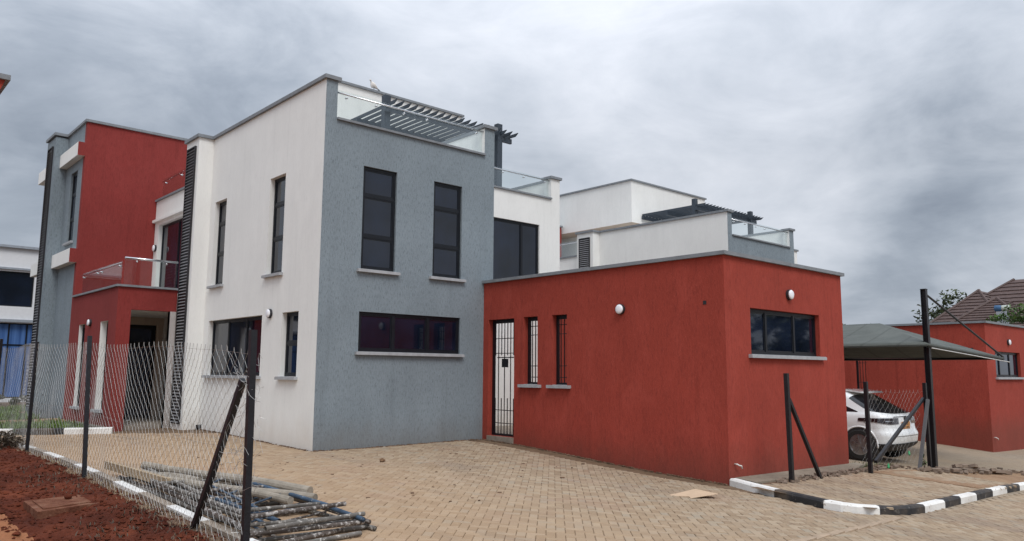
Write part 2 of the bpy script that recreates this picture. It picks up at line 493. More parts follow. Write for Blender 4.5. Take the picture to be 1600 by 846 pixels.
class MB:
    def __init__(s):
        s.v = []; s.f = []; s.m = []; s.cm = 0
    def face(s, pts, m=None):
        i = len(s.v); s.v += [tuple(p) for p in pts]; s.f.append(tuple(range(i, i + len(pts)))); s.m.append(s.cm if m is None else m)
    def box(s, x0, y0, z0, x1, y1, z1, m=None):
        i = len(s.v)
        s.v += [(x0, y0, z0), (x1, y0, z0), (x1, y1, z0), (x0, y1, z0), (x0, y0, z1), (x1, y0, z1), (x1, y1, z1), (x0, y1, z1)]
        for q in ((0, 3, 2, 1), (4, 5, 6, 7), (0, 1, 5, 4), (1, 2, 6, 5), (2, 3, 7, 6), (3, 0, 4, 7)):
            s.f.append(tuple(i + k for k in q)); s.m.append(s.cm if m is None else m)
        return s
    def obox(s, c, ax, ay, az, m=None):
        """oriented box: centre and three half-axis vectors"""
        c = Vector(c); ax = Vector(ax); ay = Vector(ay); az = Vector(az)
        i = len(s.v)
        for sx, sy, sz in ((-1, -1, -1), (1, -1, -1), (1, 1, -1), (-1, 1, -1), (-1, -1, 1), (1, -1, 1), (1, 1, 1), (-1, 1, 1)):
            s.v.append(tuple(c + ax * sx + ay * sy + az * sz))
        for q in ((0, 3, 2, 1), (4, 5, 6, 7), (0, 1, 5, 4), (1, 2, 6, 5), (2, 3, 7, 6), (3, 0, 4, 7)):
            s.f.append(tuple(i + k for k in q)); s.m.append(s.cm if m is None else m)
        return s
    def bar(s, a, b, w, h=None, up=(0, 0, 1)):
        a = Vector(a); b = Vector(b); h = h or w
        d = (b - a); L = d.length; d.normalize()
        u = Vector(up)
        if abs(d.dot(u)) > .95: u = Vector((0, 1, 0)) if abs(d.y) < .9 else Vector((1, 0, 0))
        sx = d.cross(u).normalized(); sz = sx.cross(d).normalized()
        return s.obox((a + b) / 2, sx * w / 2, d * L / 2, sz * h / 2)
    def tube(s, pts, r, n=8, caps=True, r1=None):
        pts = [Vector(p) for p in pts]
        rings = []
        for k, p in enumerate(pts):
            d = (pts[min(k + 1, len(pts) - 1)] - pts[max(k - 1, 0)]).normalized()
            u = Vector((0, 0, 1)) if abs(d.z) < .9 else Vector((1, 0, 0))
            a = d.cross(u).normalized(); b = a.cross(d)
            rr = r if r1 is None else r + (r1 - r) * k / max(1, len(pts) - 1)
            i = len(s.v)
            for q in range(n):
                t = 2 * math.pi * q / n
                s.v.append(tuple(p + a * math.cos(t) * rr + b * math.sin(t) * rr))
            rings.append(i)
        for a, b in zip(rings, rings[1:]):
            for q in range(n):
                s.f.append((a + q, a + (q + 1) % n, b + (q + 1) % n, b + q)); s.m.append(s.cm)
        if caps:
            s.f.append(tuple(rings[0] + q for q in range(n))[::-1]); s.m.append(s.cm)
            s.f.append(tuple(rings[-1] + q for q in range(n))); s.m.append(s.cm)
        return s
    def lathe(s, c, axis, prof, n=20):
        """prof: list of (distance along axis, radius)"""
        c = Vector(c); ax = Vector(axis).normalized()
        u = Vector((0, 0, 1)) if abs(ax.z) < .9 else Vector((1, 0, 0))
        a = ax.cross(u).normalized(); b = ax.cross(a)
        rings = []
        for d, r in prof:
            i = len(s.v); rings.append(i)
            for q in range(n):
                t = 2 * math.pi * q / n
                s.v.append(tuple(c + ax * d + a * math.cos(t) * r + b * math.sin(t) * r))
        for p, q2 in zip(rings, rings[1:]):
            for q in range(n):
                s.f.append((p + q, p + (q + 1) % n, q2 + (q + 1) % n, q2 + q)); s.m.append(s.cm)
        s.f.append(tuple(rings[0] + q for q in range(n))[::-1]); s.m.append(s.cm)
        s.f.append(tuple(rings[-1] + q for q in range(n))); s.m.append(s.cm)
        return s
    def build(s, name, mats, parent=None, label=None, kind=None, smooth=False, loc=None, attr=None):
        me = bpy.data.meshes.new(name)
        off = wloc(parent) if parent is not None else Vector((0, 0, 0))
        L = Vector(loc) - off if loc is not None else Vector((0, 0, 0))
        off = off + L
        me.from_pydata([(a - off.x, b - off.y, c - off.z) for a, b, c in s.v], [], s.f)
        if not isinstance(mats, (list, tuple)): mats = [mats]
        for q in mats: me.materials.append(M[q])
        if len(mats) > 1: me.polygons.foreach_set('material_index', s.m)
        if smooth: me.polygons.foreach_set('use_smooth', [True] * len(me.polygons))
        if attr is not None:
            al = me.attributes.new('tint', 'FLOAT', 'FACE'); al.data.foreach_set('value', attr)
        me.update()
        o = bpy.data.objects.new(name, me)
        COL.objects.link(o)
        if parent is not None: o.parent = parent
        o.location = L
        if label: o['label'] = label
        if kind: o['kind'] = kind
        return o


def thing(name, label, cat, loc=(0, 0, 0), group=None):
    o = bpy.data.objects.new(name, None)
    o.empty_display_size = .3
    COL.objects.link(o); o.location = loc
    o['label'] = label; o['category'] = cat
    if group: o['group'] = group
    return o


def tag(o, label, cat, group=None):
    o['label'] = label; o['category'] = cat
    if group: o['group'] = group
    return o


def copy_tree(o, parent=None, skip=lambda x: False):
    c = o.copy(); COL.objects.link(c)
    if parent is not None: c.parent = parent
    for ch in list(o.children):
        if not skip(ch): copy_tree(ch, c, skip)
    return c


def P3(plane, c, u, d, z):
    """point on a wall plane: u along it, d inward from its face"""
    return (c + d, u, z) if plane == 'X' else (u, c + d, z)


def wbox(mb, plane, c, u0, u1, d0, d1, z0, z1, m=None):
    a = P3(plane, c, u0, d0, z0); b = P3(plane, c, u1, d1, z1)
    mb.box(min(a[0], b[0]), min(a[1], b[1]), z0, max(a[0], b[0]), max(a[1], b[1]), z1, m)


def panel(mb, plane, c, th, u0, u1, z0, z1, holes=(), m_out=0, m_in=0, m_end=None, m_rev=None):
    """wall panel with real openings; only true faces are built"""
    m_end = m_out if m_end is None else m_end
    m_rev = m_out if m_rev is None else m_rev
    us = sorted(set([u0, u1] + [h[0] for h in holes] + [h[1] for h in holes]))
    zs = sorted(set([z0, z1] + [h[2] for h in holes] + [h[3] for h in holes]))
    def solid(i, j):
        if i < 0 or j < 0 or i >= len(us) - 1 or j >= len(zs) - 1: return None
        uc = (us[i] + us[i + 1]) / 2; zc = (zs[j] + zs[j + 1]) / 2
        return not any(h[0] < uc < h[1] and h[2] < zc < h[3] for h in holes)
    p = lambda u, d, z: P3(plane, c, u, d, z)
    flip = plane == 'X'
    def F(pts, m):
        mb.face(pts[::-1] if flip else pts, m)
    for i in range(len(us) - 1):
        for j in range(len(zs) - 1):
            if not solid(i, j): continue
            a, b, e, f = us[i], us[i + 1], zs[j], zs[j + 1]
            F([p(a, 0, e), p(b, 0, e), p(b, 0, f), p(a, 0, f)], m_out)
            F([p(b, th, e), p(a, th, e), p(a, th, f), p(b, th, f)], m_in)
            for di, dj, pts in ((-1, 0, [p(a, th, e), p(a, 0, e), p(a, 0, f), p(a, th, f)]), (1, 0, [p(b, 0, e), p(b, th, e), p(b, th, f), p(b, 0, f)]),
                                (0, -1, [p(a, th, e), p(b, th, e), p(b, 0, e), p(a, 0, e)]), (0, 1, [p(a, 0, f), p(b, 0, f), p(b, th, f), p(a, th, f)])):
                s_ = solid(i + di, j + dj)
                if s_ is None: F(pts, m_end)
                elif not s_: F(pts, m_rev)


def window(parent, plane, c, u0, u1, z0, z1, vm=(), hm=(), inset=.10, sill=True, name='window', label=None, glass='window_glass', fw=.055, sash=True, so=.10):
    """aluminium window: outer frame with mullions (vm) and transoms (hm), one pane per light"""
    mb = MB()
    e = .004
    D0, D1 = inset, inset + .06
    wbox(mb, plane, c, u0 + e, u1 - e, D0, D1, z0 + e, z0 + fw)
    wbox(mb, plane, c, u0 + e, u1 - e, D0, D1, z1 - fw, z1 - e)
    wbox(mb, plane, c, u0 + e, u0 + fw, D0 + .001, D1 - .001, z0 + fw, z1 - fw)
    wbox(mb, plane, c, u1 - fw, u1 - e, D0 + .001, D1 - .001, z0 + fw, z1 - fw)
    us = [u0 + fw] + sum([[v - fw * .55, v + fw * .55] for v in vm], []) + [u1 - fw]
    zs = [z0 + fw] + sum([[v - fw * .55, v + fw * .55] for v in hm], []) + [z1 - fw]
    for v in vm: wbox(mb, plane, c, v - fw * .55, v + fw * .55, D0 - .002, D1 - .002, z0 + fw, z1 - fw)
    for v in hm: wbox(mb, plane, c, u0 + fw, u1 - fw, D0 + .004, D1 - .004, v - fw * .55, v + fw * .55)
    fr = mb.build(name, 'dark_aluminium', parent, label=label)
    for i in range(0, len(us), 2):
        for j in range(0, len(zs), 2):
            a, b, q, r = us[i], us[i + 1], zs[j], zs[j + 1]
            pb = MB()
            s = .03 if sash else 0.0
            wbox(pb, plane, c, a + s, b - s, D0 + .024 + .003 * random.random(), D0 + .034, q + s, r - s)
            pb.build('pane', glass, fr)
            if sash:
                sb = MB()
                for (A, B, Q, R) in ((a, b, q, q + s), (a, b, r - s, r), (a, a + s, q + s, r - s), (b - s, b, q + s, r - s)):
                    wbox(sb, plane, c, A, B, D0 + .012, D0 + .04, Q, R)
                sb.build('sash', 'dark_aluminium', fr)
    if sill:
        sb = MB()
        wbox(sb, plane, c, u0 - so, u1 + so, -.085, -.001, z0 - .07, z0 - .012)
        wbox(sb, plane, c, u0 + e, u1 - e, -.003, inset + .02, z0 - .012, z0 + .001)
        wbox(sb, plane, c, u0 - so + .01, u1 + so - .01, -.07, -.003, z0 - .012, z0 - .004)
        sb.build('sill', 'sill_concrete', fr)
    return fr


def louvre(parent, plane, c, u0, u1, z0, z1, pitch=.082):
    mb = MB()
    wbox(mb, plane, c, u0, u1, -.008, -.001, z0, z1)  # black plate on the wall face, standing in for the dark recess behind the slats
    wbox(mb, plane, c, u0, u0 + .025, -.05, -.008, z0, z1)
    wbox(mb, plane, c, u1 - .025, u1, -.05, -.008, z0, z1)
    wbox(mb, plane, c, u0 + .026, u1 - .026, -.05, -.008, z1 - .03, z1)
    fr = mb.build('louvre_vent', 'louvre_black', parent)
    n = int((z1 - z0 - .06) / pitch)
    me = None
    for k in range(n):
        z = z0 + .05 + pitch * k
        loc = P3(plane, c, (u0 + u1) / 2, -.031, z)
        if me is None:
            sb = MB(); w = (u1 - u0) / 2 - .027
            if plane == 'X':
                sb.obox(loc, (.016, 0, .016), (0, w, 0), (.004, 0, -.004))
            else:
                sb.obox(loc, (w, 0, 0), (0, .016, .016), (0, .004, -.004))
            o = sb.build('slat', 'louvre_slat', fr, loc=loc); me = o
        else:
            o = me.copy(); COL.objects.link(o); o.parent = fr; o.location = Vector(loc) - wloc(fr)
    return fr


def railing(parent, p0, p1, z0, z1, clamps=(), gaps=(), rail=.018, railz=None, name='glass_railing'):
    """frameless glass panels with a steel handrail and round clamps"""
    p0 = Vector((*p0, 0)); p1 = Vector((*p1, 0)); d = p1 - p0; L = d.length; d.normalize(); nrm = Vector((d.y, -d.x, 0))
    railz = railz or z1 - .05
    mb = MB(); mb.tube([p0 + Vector((0, 0, railz)) + nrm * .03, p1 + Vector((0, 0, railz)) + nrm * .03], rail, 10)
    r = mb.build(name, 'chrome', parent, smooth=True)
    cuts = [0] + list(gaps) + [L]
    for a, b in zip(cuts, cuts[1:]):
        gb = MB(); q = p0 + d * ((a + b) / 2)
        gb.obox((q.x, q.y, (z0 + z1) / 2), d * ((b - a) / 2 - .008), nrm * .006, (0, 0, (z1 - z0) / 2))
        gb.build('glass_panel', 'clear_glass', r)
    for cl in clamps:
        cb = MB(); q = p0 + d * cl
        cb.lathe((q.x, q.y, railz - .07), nrm, [(-.03, .012), (-.02, .022), (.03, .026), (.045, .018)], 10)
        cb.build('clamp', 'chrome', r, smooth=True)
    return r


def wall_lamp(plane, c, u, z, label, group='round bulkhead lamps on the walls', r=.105):
    p = P3(plane, c, u, 0, z); ax = (-1, 0, 0) if plane == 'X' else (0, -1, 0)
    t = thing('wall_lamp', label, 'wall lamp', p, group)
    a = MB(); a.lathe(p, ax, [(0.001, r), (.05, r), (.055, r * .93)], 28); a.build('base_ring', 'lamp_ring', t, smooth=False)
    b = MB(); b.lathe(p, ax, [(.056, r * .9), (.072, r * .88), (.085, r * .75), (.092, r * .4), (.094, r * .05)], 28); b.build('diffuser', 'lamp_white', t, smooth=True)
    return t

# ------------------------------------------------------------------ the ground
def sheet(name, mat, x0, x1, y0, y1, nx, ny, off, kind='structure', parent=None, zf=None):
    xs = np.linspace(x0, x1, nx + 1); ys = np.linspace(y0, y1, ny + 1)
    X, Y = np.meshgrid(xs, ys, indexing='ij')
    Z = gv(X, Y) + off
    if zf is not None: Z = zf(X, Y, Z)
    v = np.stack([X.ravel(), Y.ravel(), Z.ravel()], -1).tolist()
    f = [(i * (ny + 1) + j, (i + 1) * (ny + 1) + j, (i + 1) * (ny + 1) + j + 1, i * (ny + 1) + j + 1) for i in range(nx) for j in range(ny)]
    me = bpy.data.meshes.new(name); me.from_pydata(v, [], f); me.materials.append(M[mat])
    me.polygons.foreach_set('use_smooth', [True] * len(f)); me.update()
    o = bpy.data.objects.new(name, me); COL.objects.link(o)
    if kind: o['kind'] = kind
    if parent is not None: o.parent = parent
    return o


def far_grid():
    """one ground sheet out to the horizon, fine near the houses"""
    def ax(a, b):
        v = list(np.arange(a, b, 1.0)); s = 2.0; lo = a; hi = v[-1]
        while lo > -900: lo -= s; v.insert(0, lo); hi += s; v.append(hi); s *= 1.6
        return np.array(v)
    xs = ax(-14, 26); ys = ax(-14, 24)
    X, Y = np.meshgrid(xs, ys, indexing='ij'); Z = gv(X, Y) - .045
    n = len(ys)
    v = np.stack([X.ravel(), Y.ravel(), Z.ravel()], -1).tolist()
    f = [(i * n + j, (i + 1) * n + j, (i + 1) * n + j + 1, i * n + j + 1) for i in range(len(xs) - 1) for j in range(n - 1)]
    me = bpy.data.meshes.new('ground'); me.from_pydata(v, [], f); me.materials.append(M['sandy_earth'])
    me.polygons.foreach_set('use_smooth', [True] * len(f)); me.update()
    o = bpy.data.objects.new('ground', me); COL.objects.link(o); o['kind'] = 'structure'


far_grid()
drive = sheet('driveway', 'drive_paving', 8.9, 40, -9.3, 3, 60, 24, -.012)
road_far = sheet('road', 'drive_paving', 4.0, 60, -30, -9.3, 60, 24, -.012)

# ------------------------------------------------------------------ main house (built at its own place, copied later for its twin next door)
ZB = -1.3          # walls go down into the ground
house = thing('house', 'white and grey two-storey flat-roofed house with red tower, nearest the camera behind the wire fence', 'house', (0, 0, 0))
H = house

# white side wall
mb = MB()
panel(mb, 'X', 0, .2, .2, 6.16, ZB, 7.79, [(5.07, 5.82, 3.78, 6.01), (1.74, 2.53, 3.78, 6.05), (2.63, 5.81, 1.48, 2.87), (.84, 1.61, 1.48, 2.87)])
mb.build('wall', 'white_render', H, 'white rendered side wall')
window(H, 'X', 0, 5.07, 5.82, 3.78, 6.01, hm=(4.62, 5.42), inset=.11, so=.07)
window(H, 'X', 0, 1.74, 2.53, 3.78, 6.05, hm=(4.62, 5.42), inset=.11, so=.07)
window(H, 'X', 0, 2.63, 5.81, 1.48, 2.87, vm=(3.7, 4.78), inset=.11, so=.07)
window(H, 'X', 0, .84, 1.61, 1.48, 2.87, hm=(2.2,), inset=.11, so=.07)

# grey front wall of the tower
mb = MB()
panel(mb, 'Y', 0, .2, 0, 4.72, ZB, 6.94, [(.97, 1.84, 3.79, 6.06), (2.87, 3.71, 3.79, 6.04), (.97, 3.71, 2.02, 2.87)], 0, 1, 1, 0)
mb.box(0, .005, 6.94, .27, .2, 7.79, 1); mb.box(.0005, 0, 6.94, .271, .005, 7.79, 0); mb.box(.27, .005, 6.95, .274, .2, 7.785, 0)
mb.box(4.40, 0, 6.94, 4.72, .28, 7.66, 0)
mb.box(4.396, .003, 6.96, 4.40, .277, 7.65, 1)
mb.build('wall', ['grey_render', 'white_render'], H, 'grey dragged-render front wall')
window(H, 'Y', 0, .97, 1.84, 3.79, 6.06, hm=(4.52, 5.42), inset=.05)
window(H, 'Y', 0, 2.87, 3.71, 3.79, 6.04, hm=(4.52, 5.42), inset=.05)
window(H, 'Y', 0, .97, 3.71, 2.02, 2.87, vm=(1.86, 2.80), inset=.04, so=.08)

# chimney-like shaft with louvres on the white side
mb = MB(); mb.box(-.4, 6.16, ZB, .2, 7.06, 7.79)
mb.build('shaft', 'white_render', H, 'white vent shaft')
louvre(H, 'X', -.4, 6.32, 6.92, .22, 7.58)

# recessed white wall beside the balcony
mb = MB(); panel(mb, 'X', .3, .2, 7.06, 11.6, ZB, 6.98, [(8.3, 11.25, 3.72, 6.18)])
mb.build('wall', 'white_render', H, 'recessed white wall beside the balcony')
window(H, 'X', .3, 8.3, 11.25, 3.74, 6.18, vm=(9.75,), inset=.12, sill=False, name='balcony_door')

# balcony and porch in red
mb = MB()
panel(mb, 'X', -1.88, .16, 7.26, 11.6, ZB, 3.73, [(10.06, 10.70, .56, 2.88), (7.80, 8.50, .56, 2.88)], 0, 1, 0, 1)
panel(mb, 'Y', 7.1, .16, -1.88, -.402, ZB, 3.73, [(-1.54, -.56, ZB, 3.15)], 0, 1, 0, 0)
mb.box(-.56, 7.1, ZB, -.402, 7.26, 3.15, 1)
mb.box(-1.72, 7.262, 3.16, .298, 11.6, 3.66, 1)
mb.build('porch_wall', ['deep_red_render', 'white_render'], H, 'red rendered porch wall below the balcony')
for (a, b) in ((10.06, 10.70), (7.80, 8.50)):
    sb = MB(); wbox(sb, 'X', -1.88, a - .08, b + .08, -.08, -.001, .49, .56); wbox(sb, 'X', -1.88, a + .003, b - .003, -.003, .16, .5, .562)
    sb.build('sill', 'sill_concrete', H)
window(H, 'X', -1.88, 10.06, 10.70, .565, 2.88, inset=.09, sill=False)  # dark window added so the slit shows dark inside
mb = MB(); mb.box(-1.9, 7.3, -.6, .29, 10.2, .16)
mb.build('step', 'step_concrete', H)
# entrance door in the back of the porch
mb = MB(); panel(mb, 'Y', 10.2, .15, -1.71, .298, .16, 3.158, [(-1.6, .1, .17, 2.93)], 0, 0)
mb.build('wall', 'soffit_render', H)
window(H, 'Y', 10.2, -1.6, .1, .17, 2.93, vm=(-.78,), hm=(2.35,), inset=.04, sill=False, name='entrance_door', glass='door_glass', fw=.08)

# red tower wall with grey side
mb = MB(); mb.box(-1.88, 11.6, ZB, 3.3, 11.8, 9.18)
mb.build('wall', 'deep_red_render', H, 'tall red rendered wall')
mb = MB(); panel(mb, 'X', -1.88, .2, 11.8, 16.5, ZB, 9.18, [(12.35, 13.14, 5.55, 7.80)])
mb.box(-1.68, 16.3, ZB, 3.3, 16.5, 9.18); mb.box(3.1, 11.8, ZB, 3.3, 16.3, 9.18); mb.box(-1.68, 11.8, 8.7, 3.1, 16.3, 8.9)
mb.build('wall', 'grey_render', H, 'grey side wall of the red tower')
window(H, 'X', -1.88, 12.35, 13.14, 5.55, 7.80, hm=(6.3, 7.1), inset=.06)
mb = MB(); mb.box(-2.25, 13.87, ZB, -1.88, 15.05, 9.14)
mb.build('shaft', 'grey_render', H, 'grey vent shaft')
louvre(H, 'X', -2.25, 14.12, 14.78, .4, 8.86, .088)
for z0, z1 in ((8.10, 8.52), (4.80, 5.22)):
    mb = MB(); mb.box(-2.09, 11.604, z0, -1.882, 13.868, z1, 0); mb.box(-2.09, 11.6, z0, -1.882, 11.604, z1, 1)
    mb.build('fin', ['white_render', 'deep_red_render'], H, 'projecting white fin with a red end')
    mb = MB(); mb.box(-2.09, 15.052, z0, -1.882, 17.0, z1)
    mb.build('fin', 'white_render', H, 'projecting white fin')

# right-hand side: tower side wall, set-back white wall, parapets
mb = MB(); mb.box(4.52, .201, ZB, 4.719, 2.4, 7.655)
mb.build('wall', 'white_render', H, 'white inner parapet and side wall')
mb = MB(); panel(mb, 'Y', 2.4, .2, 4.52, 9.5, ZB, 6.95, [(6.6, 8.62, 3.62, 6.08)])
mb.box(9.12, 2.4, 6.95, 9.5, 2.72, 7.62)
mb.box(9.3, 2.72, 6.95, 9.5, 7.4, 7.60)
mb.box(9.3, 2.6, ZB, 9.5, 12, 6.95)
mb.build('wall', 'white_render', H, 'set-back white wall')
window(H, 'Y', 2.4, 6.6, 8.62, 3.62, 6.08, vm=(7.92,), inset=.05)
# roof terrace
mb = MB(); mb.box(.2, .2, 6.28, 4.52, 2.6, 6.36); mb.box(.2, 2.6, 6.28, 9.3, 11.6, 6.36)
mb.build('roof', 'white_render', H, 'flat roof terrace')
# penthouse: broad white roof band on a set-back core
def roof_band(parent, D, x0):
    ex, ey, ez = D
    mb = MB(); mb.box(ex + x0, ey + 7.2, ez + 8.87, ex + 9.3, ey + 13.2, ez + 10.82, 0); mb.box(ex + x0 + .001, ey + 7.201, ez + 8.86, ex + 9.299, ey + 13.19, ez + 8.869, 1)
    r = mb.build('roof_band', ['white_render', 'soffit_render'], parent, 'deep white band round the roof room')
    mb = MB(); o = .07
    for q in [(x0 - o, 7.2 - o, 10.822, 9.3 + o, 7.5, 10.895), (x0 - o, 7.5, 10.822, x0 + .3, 13.2, 10.895), (9.0, 7.5, 10.822, 9.3 + o, 13.2, 10.895)]:
        mb.box(q[0] + ex, q[1] + ey, q[2] + ez, q[3] + ex, q[4] + ey, q[5] + ez)
    mb.build('coping', 'coping_concrete', r)


mb = MB(); mb.box(4.5, 8.3, 6.36, 8.7, 13.0, 8.86)
mb.build('wall', 'white_render', H, 'white wall of the set-back roof room')


def coping(parent, pts_boxes, mat='coping_concrete'):
    mb = MB()
    for b in pts_boxes: mb.box(*b)
    return mb.build('coping', mat, parent)


o = .058
coping(H, [(-o, .2 + o, 7.791, .2 + o, 6.16 - o, 7.872), (-o, -o, 7.791, .27 + o, .2 + o, 7.873), (-.4 - o, 6.16 - o, 7.791, .2 + o, 7.06 + o, 7.874)])
coping(H, [(.272, -o, 6.942, 4.398, .2 + o * .3, 6.99)])
coping(H, [(4.40 - o, -o, 7.662, 4.72 + o, .28 + o, 7.74), (4.50, .28 + o, 7.657, 4.74, 2.38, 7.74)])
coping(H, [(4.722, 2.4 - o, 6.952, 9.118, 2.63, 7.0)])
coping(H, [(9.12 - o, 2.4 - o, 7.622, 9.5 + o, 2.72 + o, 7.70), (9.27, 2.72 + o, 7.602, 9.53, 7.19, 7.68)])
coping(H, [(.3 - o, 7.062, 6.982, .5 + o, 11.6, 7.04)])
coping(H, [(-1.88 - o, 7.1 - o, 3.732, -.402, 7.26 + .02, 3.785), (-1.88 - o, 7.28, 3.732, -1.70, 11.6, 3.785)])
coping(H, [(-1.88 - o, 11.6 - o, 9.182, 3.35, 11.8 + o, 9.26), (-1.88 - o, 11.8 + o, 9.182, -1.68 + o, 13.87 - o, 9.26), (-2.25 - o, 13.87 - o, 9.182, -1.68 + o, 15.05 + o, 9.27),
           (-1.88 - o, 15.05 + o, 9.182, -1.68 + o, 16.5, 9.26)])

railing(H, (.28, .09), (4.39, .09), 7.01, 7.64, clamps=(.25, 1.0, 1.75, 2.4, 3.9), gaps=(2.05,), railz=7.57)
railing(H, (4.73, 2.5), (9.11, 2.5), 7.02, 7.62, clamps=(1.0, 2.45, 3.3, 4.2), gaps=(2.2,), railz=7.56)
railing(H, (-1.76, 7.18), (-.42, 7.18), 3.80, 4.52, clamps=(.3, 1.05), rail=.03, railz=4.49)
railing(H, (-1.79, 11.1), (-1.79, 7.24), 3.80, 4.42, clamps=(.15, 1.6, 2.0, 3.7), gaps=(1.9,), rail=.012, railz=4.36)
railing(H, (.4, 11.4), (.4, 7.2), 7.06, 7.72, clamps=(.3, 1.7, 2.4), gaps=(2.1,), rail=.014, railz=7.62)

# pergola on the roof terrace
pg = MB(); pg.box(4.1, 4.12, 9.08, 9.0, 4.20, 9.24)
pergola = pg.build('pergola', 'pergola_steel', H, 'dark steel pergola over the roof terrace')
for yb in (5.7, 7.08):
    b = MB(); b.box(4.1, yb, 9.08, 9.0, yb + .08, 9.24); b.build('beam', 'pergola_steel', pergola)
for (px, py) in ((4.13, 4.22), (8.28, 4.0)):
    b = MB(); b.box(px, py, 6.36, px + .2, py + .18, 9.60); b.build('post', 'pergola_steel', pergola)
raf = None
for k in range(20):
    x = 4.20 + .247 * k
    if raf is None:
        b = MB(); w = .021
        prof = [(3.84, 9.242), (7.19, 9.242), (7.19, 9.338), (3.70, 9.338)]
        l = [(x - w, y, z) for y, z in prof]; r = [(x + w, y, z) for y, z in prof]
        b.face(l); b.face(r[::-1])
        for i in range(4):
            j = (i + 1) % 4; b.face([l[j], l[i], r[i], r[j]])
        raf = b.build('rafter', 'pergola_steel', pergola, loc=(x, 5, 9.2))
    else:
        q = raf.copy(); COL.objects.link(q); q.parent = pergola; q.location = Vector((x, 5, 9.2)) - wloc(pergola)

# ------------------------------------------------------------------ red single-storey yard block in front
annex = thing('yard_block', 'red rendered single-storey yard block with barred gate, attached to the nearest house', 'outbuilding', (4.43, -6.72, -.3))
A = annex
mb = MB()
door = (-1.11, -.19, .13, 2.85)
panel(mb, 'X', 4.43, .2, -6.52, -.001, ZB, 3.74, [door, (-1.89, -1.43, 1.34, 2.86), (-2.80, -2.35, 1.34, 2.86)], 0, 1, 0, 0)
mb.build('wall', ['red_render', 'white_render'], A, 'long red wall with barred openings')
mb = MB()
panel(mb, 'Y', -6.72, .2, 4.43, 8.98, ZB, 3.74, [(5.27, 7.93, 1.97, 2.83)], 0, 1, 0, 0)
mb.box(8.78, -6.52, ZB, 8.98, 2.39, 3.74, 0)
mb.build('wall', ['red_render', 'white_render'], A, 'red front wall')
mb = MB(); mb.box(4.635, -3.3, ZB, 8.775, -3.15, 3.6); mb.build('wall', 'white_render', A, 'white inner wall of the yard')
mb = MB(); mb.box(4.635, -6.515, 3.45, 8.775, -3.3, 3.6); mb.build('roof', 'coping_concrete', A)
mb = MB(); mb.box(4.635, -3.15, -1, 8.775, 2.39, .1); mb.build('yard_floor', 'step_concrete', A)
mb = MB(); mb.box(4.40, -1.109, -.3, 4.66, -.192, .128); mb.build('step', 'step_concrete', A)
window(A, 'Y', -6.72, 5.27, 7.93, 1.97, 2.83, vm=(5.96, 7.03), inset=.09, so=.10)
for (a, b) in ((-1.89, -1.43), (-2.80, -2.35)):
    sb = MB(); wbox(sb, 'X', 4.43, a - .12, b + .10, -.09, -.001, 1.27, 1.335); wbox(sb, 'X', 4.43, a + .003, b - .003, -.003, .2, 1.28, 1.342)
    sb.build('sill', 'sill_concrete', A)
o = .065
coping(A, [(4.43 - o, -6.52, 3.742, 4.63 + .04, -.001, 3.81), (4.43 - o, -6.72 - o, 3.742, 8.98 + o, -6.52, 3.811), (8.76, -6.52, 3.742, 8.98 + o, 2.38, 3.81)], 'coping_concrete')


def grille(parent, name, u0, u1, z0, z1, bars, short, hz, d=.13):
    c = 4.43
    mb = MB(); w = .03
    wbox(mb, 'X', c, u0 + .004, u0 + w + .012, d, d + .04, z0 + .004, z1 - .004); wbox(mb, 'X', c, u1 - w - .05, u1 - .004, d, d + .04, z0 + .004, z1 - .004)
    wbox(mb, 'X', c, u0 + w, u1 - w, d + .001, d + .039, z0 + .004, z0 + .05); wbox(mb, 'X', c, u0 + w, u1 - w, d + .001, d + .039, z1 - .09, z1 - .004)
    fr = mb.build(name, 'black_steel', parent)
    for z in hz:
        b = MB(); b.tube([(c + d + .02, u0 + w, z), (c + d + .02, u1 - w, z)], .010, 6); b.build('cross_bar', 'black_steel', fr)
    for u, za, zb in bars + short:
        b = MB(); b.tube([(c + d + .02, u, za), (c + d + .02, u, zb)], .012, 6); b.build('bar', 'black_steel', fr)
    return fr


n = 7
bars = [(-1.04 + .107 * k, .15, 2.8) for k in range(0, 8, 2)]
short = [(-1.04 + .107 * k, .15, 1.0) for k in range(1, 8, 2)] + [(-1.04 + .107 * k, 2.0, 2.8) for k in range(1, 8, 2)]
gate = grille(A, 'gate', -1.11, -.19, .13, 2.85, bars, short, (.42, .72, 2.05, 2.4))
b = MB(); b.box(4.545, -.75, 1.72, 4.575, -.55, 1.92); b.build('lock', 'black_steel', gate)
b = MB(); b.tube([(4.565, -.95, 1.95), (4.565, -.38, 1.95)], .014, 6); b.build('latch', 'black_steel', gate)
for a in (-1.89, -2.80):
    grille(A, 'window_grille', a, a + .46, 1.34, 2.86, [(a + .12 + .1 * k, 1.36, 2.82) for k in range(3)], [], (1.5, 1.75, 2.45, 2.65))
b = MB(); b.tube([(4.60, -6.72, .03), (4.60, -6.78, .03), (4.62, -6.80, .01), (4.68, -6.81, .0), (4.70, -6.81, -.05)], .013, 8)
b.build('pipe_stub', 'kerb_white', A, smooth=True)
b = MB(); b.box(4.424, -6.34, 2.86, 4.4295, -6.27, 2.93); b.build('socket_hole', 'louvre_black', A)

# ------------------------------------------------------------------ the twin house and its yard block
D2 = Vector((16.6, .9, -.36))
house2 = copy_tree(house, skip=lambda x: False)
house2.location = D2
roof_band(house, (0, 0, 0), 3.92); roof_band(house2, tuple(D2), 3.42)
house2['label'] = 'second white and grey house with a roof pergola, behind the red yard block'
annex2 = copy_tree(annex)
annex2.location = annex.location + D2 + Vector((0, 0, -.05))
annex2['label'] = 'farther red yard block behind the shade-net carport at the right edge'

